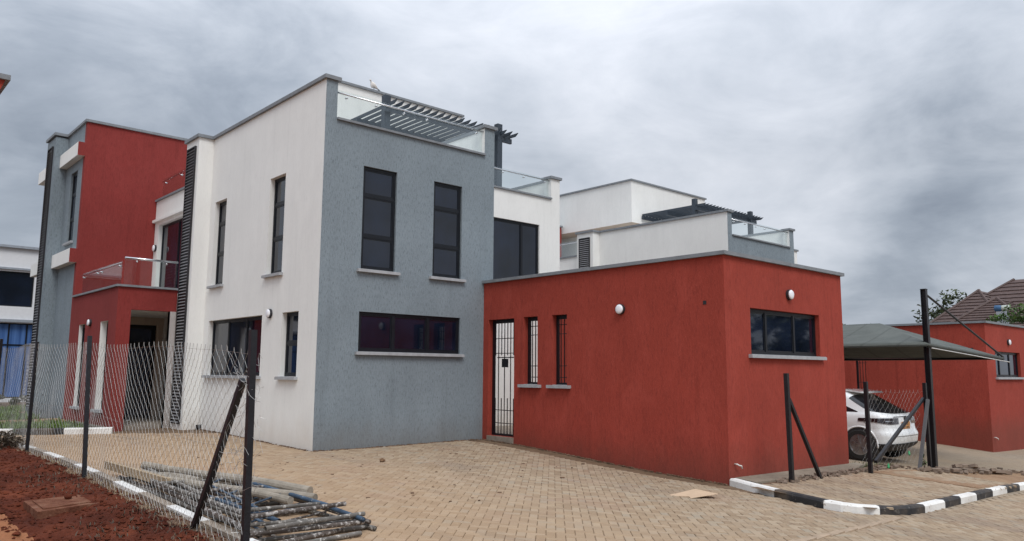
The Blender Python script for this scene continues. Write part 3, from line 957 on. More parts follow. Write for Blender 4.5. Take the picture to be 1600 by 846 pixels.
wall_lamp('X', 0, 2.20, 2.88, 'round wall lamp on the white side wall above the fence')
wall_lamp('X', 4.43, -4.32, 2.88, 'round wall lamp on the long wall of the nearer red yard block')
wall_lamp('Y', -6.72, 6.70, 3.17, 'round wall lamp above the window of the nearer red yard block')
wall_lamp('X', -1.88, 9.5, 2.89, 'round wall lamp on the red porch wall below the balcony', r=.10)
wall_lamp('X', .3, 11.42, 5.45, 'small round wall lamp beside the balcony door', r=.11)
wall_lamp('Y', -6.72 + D2.y, 6.70 + D2.x, 3.17 + D2.z - .05, 'round wall lamp on the farther red yard block at the right edge')
t = thing('drain_pipe', 'short black drain pipe poking from the foot of the white wall', 'pipe', (0, 5.95, .16))
b = MB(); b.tube([(.05, 6.0, .16), (-.10, 6.0, .15)], .062, 16, caps=False); b.lathe((-.02, 6.0, .155), (-1, 0, 0), [(0, .05), (.001, .05)], 16)
b.build('pipe', 'louvre_black', t)

# ------------------------------------------------------------------ block paving, every paver a block with open joints
kerb_line = [(4.40, -6.74), (4.15, -7.32), (3.98, -7.82), (3.83, -8.34), (3.72, -8.77), (3.74, -9.02), (3.84, -9.22), (4.08, -9.44), (4.32, -9.57), (4.66, -9.66), (5.1, -9.68), (5.99, -9.65), (6.77, -9.62), (7.55, -9.61), (8.51, -9.57), (9.4, -9.54), (10.24, -9.52), (15, -9.5), (26, -9.6)]


def kerb_x(y):
    for (xa, ya), (xb, yb) in zip(kerb_line, kerb_line[1:]):
        if yb <= y <= ya and ya > yb: return xa + (xb - xa) * (ya - y) / (ya - yb)
    return 4.35


def paved(x, y):
    """0 none, 1 yard and road, 2 raised island"""
    if x < -4.52: return 0
    if y > 7.6 + (x + 4.1) * -.6: return 0
    if x > -.02 and y > -.02: return 0
    if x > -.42 and y > 6.1: return 0
    if x > 4.40 and y > -6.74: return 0
    if y > -9.69:
        if x > 4.0 and -7.42 < y: return 0
        if x > kerb_x(y) - .03:
            if x < kerb_x(y) + .16 or y < -9.50: return 0
            return 2 if x < 10.2 else 0
    return 1


def frustum_px(x, y, z):
    d = Vector((x - CAM[0], y - CAM[1], z - CAM[2]))
    w = d.dot(_f)
    if w < .5: return None
    return 800 + 1223.3 * d.dot(_r) / w, 423 - 1223.3 * d.dot(_u) / w, w


def build_pavers():
    A45 = math.radians(45); ca, sa = math.cos(A45), math.sin(A45)
    W, Lr = .105, .21
    items = []
    rng = random.Random(3)
    N = 190
    for i in range(-N, N):
        for j in range(-N // 2, N // 2):
            for kind in (0, 1):
                ox = i + 2 * j; oy = i - 2 * j
                if kind == 0: cx, cy, hx, hy = ox + 1, oy + .5, 1.0, .5
                else: cx, cy, hx, hy = ox + .5, oy + 2, .5, 1.0
                a = cx * W; b = cy * W
                x = a * ca - b * sa + 1.0; y = a * sa + b * ca - 6.0
                if x < -4.7 or x > 15 or y < -15 or y > 8: continue
                k = paved(x, y)
                if not k: continue
                p = frustum_px(x, y, -.2)
                if p is None or p[0] < -260 or p[0] > 1860 or p[1] > 1040: continue
                if p[2] > 19: continue
                items.append((p[2] if -10 < p[0] < 1610 and p[1] < 850 else 99, x, y, hx * W, hy * W, k))
    items.sort()
    def geom(x, y, hx, hy, k):
        gap = .0021; c = .006
        z0 = g(x, y) + (.105 if k == 2 else 0) + rng.uniform(-.0035, .0035)
        rx = rng.uniform(-.014, .014); ry = rng.uniform(-.014, .014); rot = rng.uniform(-.012, .012)
        cr, sr = math.cos(A45 + rot), math.sin(A45 + rot)
        gx = (g(x + .2, y) - g(x - .2, y)) / .4 + rx; gy = (g(x, y + .2) - g(x, y - .2)) / .4 + ry
        hx -= gap; hy -= gap
        v = []
        for (ex, ey, dz) in ((hx, hy, -.035), (hx, hy, -c), (hx - c, hy - c, 0)):
            for sx, sy in ((-1, -1), (1, -1), (1, 1), (-1, 1)):
                lx, ly = sx * ex, sy * ey
                dx = lx * cr - ly * sr; dy = lx * sr + ly * cr
                v.append((x + dx, y + dy, z0 + dx * gx + dy * gy + dz))
        return v
    F = [(8, 9, 10, 11)] + [(q, (q + 1) % 4, 4 + (q + 1) % 4, 4 + q) for q in range(4)] + [(4 + q, 4 + (q + 1) % 4, 8 + (q + 1) % 4, 8 + q) for q in range(4)]
    # the bed the pavers lie in
    bed = sheet('pavement', 'joint_sand', -4.56, 15, -15, 7.6, 80, 90, -.013)
    isl = sheet('island_bed', 'joint_sand', 3.9, 10.3, -9.42, -7.45, 40, 16, .092)
    for n, (dpt, x, y, hx, hy, k) in enumerate(items[:300]):
        me = bpy.data.meshes.new('paver')
        v = geom(x, y, hx, hy, k)
        cz = g(x, y)
        me.from_pydata([(a - x, b - y, c - cz) for a, b, c in v], [], F); me.materials.append(M['paver_clay'])
        t_ = rng.random(); al = me.attributes.new('tint', 'FLOAT', 'FACE'); al.data.foreach_set('value', [t_] * 9)
        o_ = bpy.data.objects.new('paver', me); COL.objects.link(o_); o_.parent = bed; o_.location = (x, y, cz)
    V = []; FF = []; T = []
    for (dpt, x, y, hx, hy, k) in items[300:]:
        i = len(V); V += geom(x, y, hx, hy, k); FF += [tuple(i + q for q in f) for f in F]; t_ = rng.random(); T += [t_] * 9
    me = bpy.data.meshes.new('paver_field'); me.from_pydata(V, [], FF); me.materials.append(M['paver_clay'])
    al = me.attributes.new('tint', 'FLOAT', 'FACE'); al.data.foreach_set('value', T)
    o_ = bpy.data.objects.new('paver_field', me); COL.objects.link(o_); o_['kind'] = 'stuff'; o_.parent = bed
    print('pavers', len(items))
    return bed, isl


bed, isl = build_pavers()
# flush concrete joint strip in the road
b = MB()
for k in range(12):
    p0 = Vector((4.05, -9.72, 0)).lerp(Vector((-.9, -10.05, 0)), k / 12); p1 = Vector((4.05, -9.72, 0)).lerp(Vector((-.9, -10.05, 0)), (k + 1) / 12)
    z = (g(p0.x, p0.y) + g(p1.x, p1.y)) / 2
    d = (p1 - p0) * .494
    b.obox(((p0.x + p1.x) / 2, (p0.y + p1.y) / 2, z - .012), d, (0, .052, 0), (0, 0, .024))
b.build('joint_strip', 'strip_concrete', bed)

# ------------------------------------------------------------------ kerbs
def kerbstone(parent, pts, mat, h0, h1, w0, w1, cap=.03):
    """one painted kerb stretch: pts run along its front foot; body lies to the inside (normal to the left of travel)"""
    b = MB(); n = len(pts); rows = []
    for i, (x, y) in enumerate(pts):
        a = Vector(pts[max(i - 1, 0)]); c = Vector(pts[min(i + 1, n - 1)]); d = (c - a).normalized(); nn = Vector((-d.y, d.x))
        z = g(x, y)
        prof = [(0, -h0), (0, h1 - cap), (cap * .8, h1), (w1, h1), (w1, -h0)]
        i0 = len(b.v); rows.append(i0)
        for q, dz in prof: b.v.append((x + nn.x * q, y + nn.y * q, z + dz))
    for r0, r1 in zip(rows, rows[1:]):
        for q in range(4): b.f.append((r0 + q, r1 + q, r1 + q + 1, r0 + q + 1)); b.m.append(0)
    b.f.append(tuple(rows[0] + q for q in range(5))); b.m.append(0)
    b.f.append(tuple(rows[-1] + q for q in range(5))[::-1]); b.m.append(0)
    return b.build('kerbstone', mat, parent)


def resample(line, step=.05):
    out = []; acc = 0
    L = [Vector(p) for p in line]
    for a, b in zip(L, L[1:]):
        n = max(1, int((b - a).length / step))
        for k in range(n): out.append(a.lerp(b, k / n))
    out.append(L[-1]); return out


kerb_o = bpy.data.objects.new('kerb', None); COL.objects.link(kerb_o); kerb_o['kind'] = 'structure'
pts = resample(kerb_line)
cum = [0]
for a, b in zip(pts, pts[1:]): cum.append(cum[-1] + (b - a).length)
_bd = [(4.40, -6.74), (3.98, -7.82), (3.72, -8.77), (4.08, -9.44), (5.1, -9.68), (5.99, -9.65), (6.77, -9.62), (7.55, -9.61), (8.51, -9.57), (9.4, -9.54), (10.24, -9.52)]
marks = [cum[min(range(len(pts)), key=lambda i: (pts[i] - Vector(p)).length)] for p in _bd]
while marks[-1] < 20: marks.append(marks[-1] + .9)
for k, (a, b) in enumerate(zip(marks, marks[1:])):
    seg = [tuple(p) for p, c in zip(pts, cum) if a - .001 <= c <= b + .03]
    if len(seg) < 2: continue
    kerbstone(kerb_o, seg, 'kerb_white' if k % 2 == 0 else 'kerb_black', .1, .115, .0, .13)
# kerb of the lawn beyond the fence
lk = resample([(-1.95, 6.25), (-2.69, 6.96), (-3.51, 7.12), (-4.3, 7.5), (-6.5, 8.3), (-9, 9.2)][::1])
lk = resample([(-2.02, 6.30), (-2.75, 6.72), (-3.6, 7.12), (-5.2, 7.75), (-9, 9.2)])
cum = [0]
for a, b in zip(lk, lk[1:]): cum.append(cum[-1] + (b - a).length)
mk = [0, 1.05, 2.1, 3.1, 4.1, 5.1, 6.1]
for k, (a, b) in enumerate(zip(mk, mk[1:])):
    seg = [tuple(p) for p, c in zip(lk, cum) if a - .001 <= c <= b + .03][::-1]
    if len(seg) < 2: continue
    kerbstone(kerb_o, seg, 'kerb_white' if k % 2 == 0 else 'kerb_black', .1, .15, .0, .12)
# half-buried kerb along the fence
y = 5.2; k = 0
while y > -9.5:
    y2 = y - .98
    xs = lambda q: -4.56 - .012 * q * 0 + (.06 if q > 2 else 0) * (q - 2) / 3
    seg = [(xs(y) + 0.0, y - .01 - (y - y2) * t_ / 8) for t_ in range(9)]
    # body to the left of travel (towards the fence): travel north
    seg = seg[::-1]
    kerbstone(kerb_o, seg, 'kerb_white' if k % 2 == 1 else 'kerb_bare', .1, .075, 0, .13)
    y = y2; k += 1

# ------------------------------------------------------------------ soil bank in the foreground
def soil_z(x, y):
    e = min(1, max(0, (-4.70 - x) / .35))
    b = .06 + .05 * e - .10 * min(1, max(0, (-5.15 - x) / .8))
    n = noise.fractal(Vector((x * 1.6, y * 1.6, 0)), 1.0, 2.0, 5) * .055 + noise.fractal(Vector((x * 7, y * 7, 3)), .9, 2.0, 4) * .022 + noise.noise(Vector((x * 26, y * 26, 1))) * .009
    dd = min(1, max(0, (-4.66 - x) / .12))
    return g(x, y) + b * (.5 + .5 * dd) - .012 + n * (.25 + .75 * e)


def build_soil():
    xs = np.concatenate([np.arange(-16, -7.2, .4), np.arange(-7.2, -6.3, .08), np.arange(-6.3, -4.66, .030), [-4.66]])
    ys = np.concatenate([np.arange(-14, -8.2, .2), np.arange(-8.2, -.5, .035), np.arange(-.5, 5, .09), np.arange(5, 24, .5)])
    nx, ny = len(xs), len(ys)
    v = []
    for x in xs:
        for y in ys:
            v.append((x, y, soil_z(x, y) if x > -7.3 else g(x, y) + .0))
    f = [(i * ny + j, (i + 1) * ny + j, (i + 1) * ny + j + 1, i * ny + j + 1) for i in range(nx - 1) for j in range(ny - 1)]
    me = bpy.data.meshes.new('soil_bank'); me.from_pydata(v, [], f); me.materials.append(M['red_soil']); me.materials.append(M['bank_earth']); me.materials.append(M['orange_path'])
    mi = []
    for i in range(nx - 1):
        for j in range(ny - 1):
            x, y = xs[i], ys[j]
            q = noise.noise(Vector((x * 4, y * 4, 7))) * .16
            mi.append(1 if x > -4.98 + q else (2 if x < -6.12 + q * .35 and y < 2 else 0))
    me.polygons.foreach_set('material_index', mi); me.polygons.foreach_set('use_smooth', [True] * len(f)); me.update()
    o_ = bpy.data.objects.new('soil_bank', me); COL.objects.link(o_); o_['kind'] = 'structure'
    # clods
    V = []; F = []
    rng = random.Random(5)
    for _ in range(4200):
        x = rng.uniform(-6.25, -4.68); y = -8.3 + 11 * rng.random() ** 1.3; r = rng.uniform(.006, .02) * (2.0 if rng.random() < .07 else 1)
        if x > -4.95 and rng.random() < .5: continue
        z = soil_z(x, y); i = len(V)
        for (a, b, c) in ((1, 0, 0), (-1, 0, 0), (0, 1, 0), (0, -1, 0), (0, 0, 1), (0, 0, -1)):
            V.append((x + a * r * rng.uniform(.7, 1.4), y + b * r * rng.uniform(.7, 1.4), z + r * .3 + c * r * rng.uniform(.5, 1)))
        for q in ((0, 2, 4), (2, 1, 4), (1, 3, 4), (3, 0, 4), (2, 0, 5), (1, 2, 5), (3, 1, 5), (0, 3, 5)): F.append(tuple(i + w for w in q))
    me = bpy.data.meshes.new('soil_clods'); me.from_pydata(V, [], F); me.materials.append(M['red_soil'])
    o_ = bpy.data.objects.new('soil_clods', me); COL.objects.link(o_); o_['kind'] = 'stuff'; tag(o_, 'loose dark red clods scattered over the soil bank', 'soil')


build_soil()


def blades(name, mat, pts, h, w, lean, label, cat, seed=1, kind='stuff', n_seg=2):
    rng = random.Random(seed); V = []; F = []; T = []
    for (x, y, z) in pts:
        a = rng.uniform(0, 6.283); hh = h * rng.uniform(.4, 1.2); lx, ly = math.cos(a) * lean * hh * rng.uniform(.3, 1.3), math.sin(a) * lean * hh * rng.uniform(.3, 1.3)
        px, py = -math.sin(a) * w, math.cos(a) * w; i = len(V)
        V += [(x - px, y - py, z - .01), (x + px, y + py, z - .01), (x + px * .7 + lx * .4, y + py * .7 + ly * .4, z + hh * .6), (x - px * .7 + lx * .4, y - py * .7 + ly * .4, z + hh * .6), (x + lx, y + ly, z + hh)]
        F += [(i, i + 1, i + 2, i + 3), (i + 3, i + 2, i + 4)]; t_ = rng.random(); T += [t_, t_]
    me = bpy.data.meshes.new(name); me.from_pydata(V, [], F); me.materials.append(M[mat])
    al = me.attributes.new('tint', 'FLOAT', 'FACE'); al.data.foreach_set('value', T)
    o_ = bpy.data.objects.new(name, me); COL.objects.link(o_)
    tag(o_, label, cat)
    if kind: o_['kind'] = kind
    return o_


rng = random.Random(11)
P = []
for _ in range(2600):
    x = rng.gauss(-4.86, .13); y = rng.uniform(-8.2, 4)
    if noise.noise(Vector((x * 2, y * 2, 0))) < -.02 or not -5.4 < x < -4.66: continue
    P.append((x, y, soil_z(x, y)))
blades('dry_grass', 'dry_grass', P, .05, .0025, 1.2, 'sparse dry grass along the foot of the wire fence', 'dry grass', 2)
P = []
for _ in range(700):
    cx, cy = rng.choice([(-5.1, -6.2), (-5.2, -4.2), (-5.0, -7.1), (-5.35, -3.0), (-5.5, -6.6), (-5.0, -2.2)])
    x = rng.gauss(cx, .16); y = rng.gauss(cy, .35)
    if x > -4.68: continue
    P.append((x, y, soil_z(x, y)))
blades('ground_weeds', 'weed', P, .035, .007, 1.6, 'low dark weeds growing in patches on the red soil', 'weeds', 3)


def leafy(name, mat, c, rad, n, size, label, cat, stems=6, seed=1, stem_mat='bark', group=None, trunk=0.0, lobes=8, cname='foliage', flat_=.8, hollow=.25):
    """a plant or tree: tapered trunk with limbs and a crown of many small leaf faces in clumps"""
    rng = random.Random(seed); c = Vector(c)
    t = thing(name, label, cat, c, group)
    cc = c + Vector((0, 0, trunk + rad.z * .85))
    cl = []
    for _ in range(lobes):
        while True:
            d = Vector((rng.uniform(-1, 1), rng.uniform(-1, 1), rng.uniform(-.8, 1)))
            if hollow < d.length < 1: break
        cl.append((Vector((cc.x + d.x * rad.x * .72, cc.y + d.y * rad.y * .72, cc.z + d.z * rad.z * .72)), rng.uniform(.22, .42)))
    sb = MB()
    if trunk > 0:
        tr = max(.06, trunk * .035)
        sb.tube([c - Vector((0, 0, .3)), c + Vector((tr, 0, trunk * .6)), cc - Vector((0, 0, rad.z * .4))], tr, 8, r1=tr * .55)
    for q, (p, r) in enumerate(cl[:stems]):
        st = c if trunk == 0 else c + Vector((0, 0, trunk * rng.uniform(.55, 1)))
        mid = st.lerp(p, .5) + Vector((rng.uniform(-.1, .1), rng.uniform(-.1, .1), .1)) * rad.z
        sb.tube([st, mid, p], max(.004, rad.z * .022), 5, r1=max(.002, rad.z * .008))
    sb.build('trunk' if trunk else 'stem', stem_mat, t)
    V = []; F = []; T = []
    for _ in range(n):
        p, r = rng.choice(cl)
        d = Vector((rng.gauss(0, 1), rng.gauss(0, 1), rng.gauss(0, 1))); d.normalize(); d *= r * rng.random() ** .45
        q = p + Vector((d.x * rad.x, d.y * rad.y, d.z * rad.z * flat_))
        nn = Vector((rng.gauss(0, 1), rng.gauss(0, 1), rng.gauss(.5, 1))).normalized()
        a = nn.orthogonal().normalized(); a = (Matrix.Rotation(rng.uniform(0, 6.28), 3, nn) @ a); b_ = nn.cross(a)
        s = size * rng.uniform(.5, 1.3); i = len(V)
        V += [tuple(q - a * s), tuple(q + b_ * s * .42 - a * .1 * s), tuple(q + a * s), tuple(q - b_ * s * .42 - a * .1 * s)]
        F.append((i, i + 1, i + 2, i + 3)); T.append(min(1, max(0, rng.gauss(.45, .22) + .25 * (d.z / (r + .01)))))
    me = bpy.data.meshes.new(cname); off = t.location
    me.from_pydata([(a - off.x, b - off.y, c_ - off.z) for a, b, c_ in V], [], F); me.materials.append(M[mat])
    al = me.attributes.new('tint', 'FLOAT', 'FACE'); al.data.foreach_set('value', T)
    o_ = bpy.data.objects.new(cname, me); COL.objects.link(o_); o_.parent = t
    return t


# shrub at the left edge, on the bank
leafy('shrub', 'weed', (-5.15, 1.3, .18), Vector((.42, .9, .30)), 1500, .035, 'straggly dark shrub on the soil bank at the left edge', 'shrub', 14, 4, lobes=16)
# lawn beyond the kerb
lawn = sheet('lawn_bed', 'lawn_soil', -12, -2.1, 8.4, 24, 30, 40, .05)
P = []
for _ in range(16000):
    y = 7.2 + 13 * rng.random() ** 1.4; x = rng.uniform(-7, -.5)
    if y < 7.35 - (x + 4.1) * .42 + .12: continue
    if x > -2.3 and y < 17: continue
    if 10.4 < y < 12.6: continue
    P.append((x, y, g(x, y) + .07))
blades('lawn_grass', 'grass_blade', P, .16, .012, .5, 'green lawn grass behind the painted kerb at the left', 'grass', 6)
sheet('garden_path', 'sandy_earth', -12, -1.9, 10.4, 12.4, 20, 6, .075)
sheet('lawn_verge', 'lawn_soil', -10, -1.95, 7.0, 10.4, 30, 12, .06, zf=lambda X, Y, Z: np.where(Y < 7.35 - (X + 4.1) * .42, Z - .12, Z))

# ------------------------------------------------------------------ wire fence on the left
fence = thing('wire_fence', 'long rusty chain-link wire fence with black posts running along the left', 'fence', (-4.95, -3, .15))
FX = -4.95


def post_top(y):
    return 1.83 + .022 * (y + 8)


def lean_post(p0, p1, w, parent, name='post', mat='black_steel', lab=None):
    b = MB(); b.bar(p0, p1, w, w, up=(0, 1, 0)); return b.build(name, mat, parent, label=lab)


lean_post((-4.97, -8.28, -.2), (-4.95, -8.18, 1.94), .054, fence)
lean_post((-4.95, -3.35, -.1), (-4.95, -3.07, 2.04), .048, fence)
lean_post((-4.95, .18, 0), (-4.95, .06, 2.04), .048, fence)
lean_post((-4.95, 3.40, 0), (-4.95, 3.2, 2.17), .048, fence)
lean_post((-4.95, 6.9, 0), (-4.95, 6.8, 2.2), .048, fence)
b = MB(); b.bar((-4.90, -6.88, .0), (-4.93, -7.98, 1.52), .052, .052, up=(1, 0, 0)); b.build('brace', 'black_steel', fence)


def chain_link(parent, p0, p1, top, bottom, wd, r, seed, skew=0.0, messy=0.0, name='wire_mesh', mat='wire_steel'):
    """woven wires as thin real tubes; top and bottom are functions of the fraction along"""
    rng = random.Random(seed)
    p0 = Vector((*p0, 0)); p1 = Vector((*p1, 0)); d = p1 - p0; L = d.length; d.normalize(); nn = Vector((d.y, -d.x, 0))
    V = []; F = []
    def strand(pts, rr=r):
        base = len(V)
        for k, p in enumerate(pts):
            q = (pts[min(k + 1, len(pts) - 1)] - pts[max(k - 1, 0)]).normalized()
            a = q.cross(nn); a = a.normalized() if a.length > .01 else d.copy(); b_ = q.cross(a)
            for w in range(3):
                t = 2.094 * w; V.append(tuple(p + a * math.cos(t) * rr + b_ * math.sin(t) * rr))
            if k:
                i = base + 3 * (k - 1)
                for w in range(3): F.append((i + w, i + (w + 1) % 3, i + 3 + (w + 1) % 3, i + 3 + w))
    hw = wd / 2; ns = int(L / hw)
    for s_ in range(ns):
        u0 = s_ * hw; fr = u0 / L
        zt, zb = top(fr), bottom(fr)
        n_ = int((zt - zb) / (wd * .5)); pts = []
        for k in range(n_ + 1):
            zz = zt - (zt - zb) * k / n_
            side = (k + s_) % 2
            u = u0 + side * hw * 1.04 + skew * (zt - zz)
            wob = noise.noise(Vector((u * 1.3, zz * 1.3, seed))) * .055 + noise.noise(Vector((u * .5, zz * .4, seed + 5))) * .07
            wz = noise.noise(Vector((u * 1.1 + 9, zz * 1.4, seed))) * .02
            sway = (noise.noise(Vector((u * .8, zz * 1.2, seed + 9)))) * .055 + noise.noise(Vector((u * 3.1, zz * 3.2, seed))) * .012
            p = p0 + d * (u + sway + rng.uniform(-.003, .003)) + nn * (wob + (.004 if side else -.004)); p.z = zz + wz * (1 if k else .4)
            if k == 0:
                pts.append(p + Vector((0, 0, .035)) + d * .006 * (1 if side else -1))
            pts.append(p)
        strand(pts)
    # straining wires
    for fz in (.0, .5):
        pts = [p0 + d * (L * k / 60) + nn * (.012 + .01 * noise.noise(Vector((k * .2, fz, 0)))) + Vector((0, 0, top(k / 60) + (bottom(k / 60) - top(k / 60)) * fz - .02 * math.sin(math.pi * ((k * 3 / 60) % 1)))) for k in range(61)]
        strand(pts, r * .8)
    if messy:
        # the cut end, bunched up round the last post
        for q in range(int(messy)):
            zc = rng.uniform(.1, 1.72); u = L - .02 + rng.gauss(.03, .045); pts = []
            a0 = rng.uniform(0, 6.28); rad = rng.uniform(.03, .09); p = p0 + d * u + nn * rng.uniform(-.05, .17); p.z = zc
            dirv = Vector((rng.gauss(0, .3), rng.gauss(0, .6), rng.gauss(0, 1))).normalized()
            for k in range(rng.randint(3, 6)):
                pts.append(p.copy()); p = p + dirv * rng.uniform(.03, .07)
                dirv = (dirv + Vector((rng.gauss(0, .3), rng.gauss(0, .8), rng.gauss(0, .7)))).normalized()
                p.x = p0.x + max(-.20, min(.10, p.x - p0.x)); p.y = max(-8.44, min(-7.85, p.y))
            strand(pts, r)
    me = bpy.data.meshes.new(name); off = wloc(parent)
    me.from_pydata([(a - off.x, b - off.y, c - off.z) for a, b, c in V], [], F); me.materials.append(M[mat])
    o_ = bpy.data.objects.new(name, me); COL.objects.link(o_); o_.parent = parent; o_['kind'] = 'stuff'
    return o_


def tp(fr):
    y = 7 - fr * 15.15
    base = 1.80 + .022 * min(8, (y + 8.1))
    return base + .02 * math.sin(y * 1.9) - (.06 * max(0, 1 - abs(y + 8.15) / .7))


def bt(fr):
    y = 7 - fr * 15.15
    return g(-4.95, y) + .04 + .02 * math.sin(y * 3)


chain_link(fence, (FX + .05, 7.0), (FX + .05, -8.15), tp, bt, .125, .0018, 4, skew=0.0, messy=95)

# ------------------------------------------------------------------ short fence on the right
rf = thing('wire_fence', 'short wire fence of black posts and braces in front of the parked car', 'fence', (8, -7.6, -.4))
lean_post((5.17, -7.49, -.55), (5.10, -7.49, 1.62), .070, rf)
lean_post((7.97, -7.62, -.6), (7.93, -7.62, 1.47), .070, rf)
lean_post((10.66, -7.72, -.7), (10.62, -7.72, 1.44), .070, rf)
b = MB(); b.bar((6.30, -7.50, -.45), (5.16, -7.49, 1.17), .058, .058, up=(0, 1, 0)); b.build('brace', 'black_steel', rf)
b = MB(); b.bar((9.86, -7.78, -.50), (10.60, -7.78, 1.08), .06, .06, up=(0, 1, 0)); b.build('brace', 'weathered_steel', rf, label='bare grey brace')
b = MB(); b.bar((8.02, -7.70, -.08), (10.60, -7.69, 1.10), .058, .058, up=(0, 1, 0)); b.build('brace', 'black_steel', rf)
chain_link(rf, (8.0, -7.58), (10.62, -7.66), lambda f_: 1.28 - .03 * f_, lambda f_: -.15 - .1 * f_, .19, .0013, 9, skew=-.25)

# ------------------------------------------------------------------ scaffold frames and poles dumped behind the fence
def scaffold_frame(c, rot, Lx, Ly, z, label, blue, tilt=0.0, extra=3):
    t = thing('scaffold_section', label, 'scaffold frame', (c[0], c[1], g(*c) + z), 'scaffold frames lying in a heap behind the fence')
    cr, sr = math.cos(rot), math.sin(rot)
    def W(a, b_, h=0):
        x = c[0] + a * cr - b_ * sr; y = c[1] + a * sr + b_ * cr
        return (x, y, g(x, y) + z + h + tilt * b_)
    mats = ['pipe_grey', 'pipe_rust']
    r = .024
    for k, a in enumerate((-Lx / 2, Lx / 2)):
        b = MB(); b.tube([W(a, -Ly / 2), W(a, 0), W(a, Ly / 2)], r, 10, caps=False); b.tube([W(a, Ly / 2 - .001), W(a, Ly / 2 - .002)], r * .8, 10)
        b.tube([W(a, -Ly / 2 + .001), W(a, -Ly / 2 + .004)], r * .8, 10)
        b.build('standard', 'pipe_blue' if (blue and k) else mats[(k + int(z * 50)) % 2], t, smooth=True)
    for k, f_ in enumerate((-.44, .1, .40)):
        b = MB(); b.tube([W(-Lx / 2, Ly * f_), W(Lx / 2, Ly * f_)], r * .85, 8); b.build('ledger', mats[k % 2], t, smooth=True)
    for k in range(extra):
        f_ = -.34 + .3 * k
        b = MB(); b.tube([W(-Lx / 2 + .25, Ly * -.42), W(-Lx / 2 + .25 + .1 * k, Ly * f_), W(Lx / 2 - .1, Ly * (f_ + .2))], r * .5, 6)
        b.build('bracing', 'pipe_blue' if (blue or k == 1) else 'pipe_rust', t, smooth=True)
    return t


scaffold_frame((-3.98, -6.55), .10, 1.28, 2.0, .03, 'grey scaffold frame at the bottom of the heap behind the near fence post', False)
scaffold_frame((-3.90, -6.45), .02, 1.22, 1.95, .085, 'paint-splashed scaffold frame in the middle of the heap', False)
scaffold_frame((-3.94, -6.05), -.05, 1.20, 2.9, .14, 'scaffold frame with one blue side, on top of the heap', True)
scaffold_frame((-4.02, -5.8), .06, .95, 2.3, .20, 'small blue-braced scaffold frame tipped across the heap', True, tilt=.01)
scaffold_frame((-4.22, -4.3), .05, .62, 2.6, .05, 'narrow scaffold frame at the far end of the heap, nearest the kerb', True)
pipes = [((-4.40, -2.5), (-4.33, -6.9), .10, 'pipe_grey'), ((-4.32, -2.8), (-4.16, -7.2), .13, 'pipe_blue'), ((-4.46, -3.1), (-4.44, -7.4), .05, 'pipe_rust'),
         ((-4.25, -3.3), (-4.40, -6.0), .20, 'pipe_grey'), ((-4.2, -3.0), (-3.9, -5.6), .08, 'pipe_rust'), ((-3.2, -7.25), (-4.55, -7.75), .03, 'pipe_rust'),
         ((-3.35, -7.05), (-4.60, -7.35), .22, 'pipe_rust'), ((-3.30, -7.35), (-4.5, -7.62), .16, 'pipe_grey'), ((-3.5, -7.62), (-4.5, -7.86), .03, 'pipe_grey'), ((-3.36, -7.45), (-4.6, -7.52), .10, 'pipe_rust')]
plab = ['long grey pipe along the fence side of the heap', 'long blue pipe beside the fence', 'rusty pipe lying nearest the kerb', 'short grey pipe on top near the brace', 'rusty pipe under the timber poles',
        'rusty pipe poking out lowest at the front of the heap', 'topmost paint-splashed pipe across the front of the heap', 'grey pipe across the front of the heap, second from the top', 'grey pipe lying on the paving in front of the heap', 'splashed pipe across the front, third from the top']
for (a, b_, z, m), lb in zip(pipes, plab):
    q = MB(); q.tube([(a[0], a[1], g(*a) + z), (b_[0], b_[1], g(*b_) + z)], .024, 10, caps=False)
    for e, s_ in ((a, 1), (b_, -1)):
        dd = (Vector(b_) - Vector(a)).normalized() * .03 * s_
        q.tube([(e[0] + dd.x, e[1] + dd.y, g(*e) + z), (e[0] + dd.x * 1.1, e[1] + dd.y * 1.1, g(*e) + z)], .021, 10)
    o_ = q.build('scaffold_pipe', m, loc=(a[0], a[1], g(*a)), smooth=True); tag(o_, lb, 'pipe', 'loose scaffold pipes in the heap')
poles = [((-4.28, -3.5), (-3.22, -6.05), .24, .20, .062, 'thick pale timber pole lying uppermost on the heap'), ((-4.15, -3.7), (-3.05, -5.6), .12, .12, .055, 'pale timber pole at the back of the heap'),
         ((-4.42, -3.9), (-3.7, -6.5), .20, .19, .045, 'thin timber pole beside the thick one'), ((-4.38, -4.6), (-3.35, -6.4), .19, .17, .055, 'timber pole whose cut end shows behind the fence post'),
         ((-4.1, -3.3), (-3.4, -5.0), .20, .12, .05, 'short timber pole at the far side of the heap'), ((-4.45, -3.3), (-4.1, -4.9), .14, .2, .06, 'stubby timber pole nearest the fence')]
for a, b_, za, zb, r, lb in poles:
    q = MB(); n_ = 7; pp = []
    for k in range(n_):
        f_ = k / (n_ - 1); x = a[0] + (b_[0] - a[0]) * f_; y = a[1] + (b_[1] - a[1]) * f_
        pp.append((x + .015 * math.sin(f_ * 5 + a[0] * 9), y, g(x, y) + za + (zb - za) * f_ + .012 * math.sin(f_ * 7 + a[1])))
    q.tube(pp, r * .8, 12, r1=r)
    tag(q.build('timber_pole', 'timber', loc=pp[0]), lb, 'timber pole', 'timber poles in the heap')
q = MB(); q.bar((-4.54, -2.72, g(-4.5, -2.7) + .17), (-4.42, -4.85, g(-4.4, -4.8) + .20), .05, .10); tag(q.build('plank', 'plank_wood', loc=(-4.5, -3.5, .3)), 'sawn plank sticking out of the heap towards the left', 'plank')

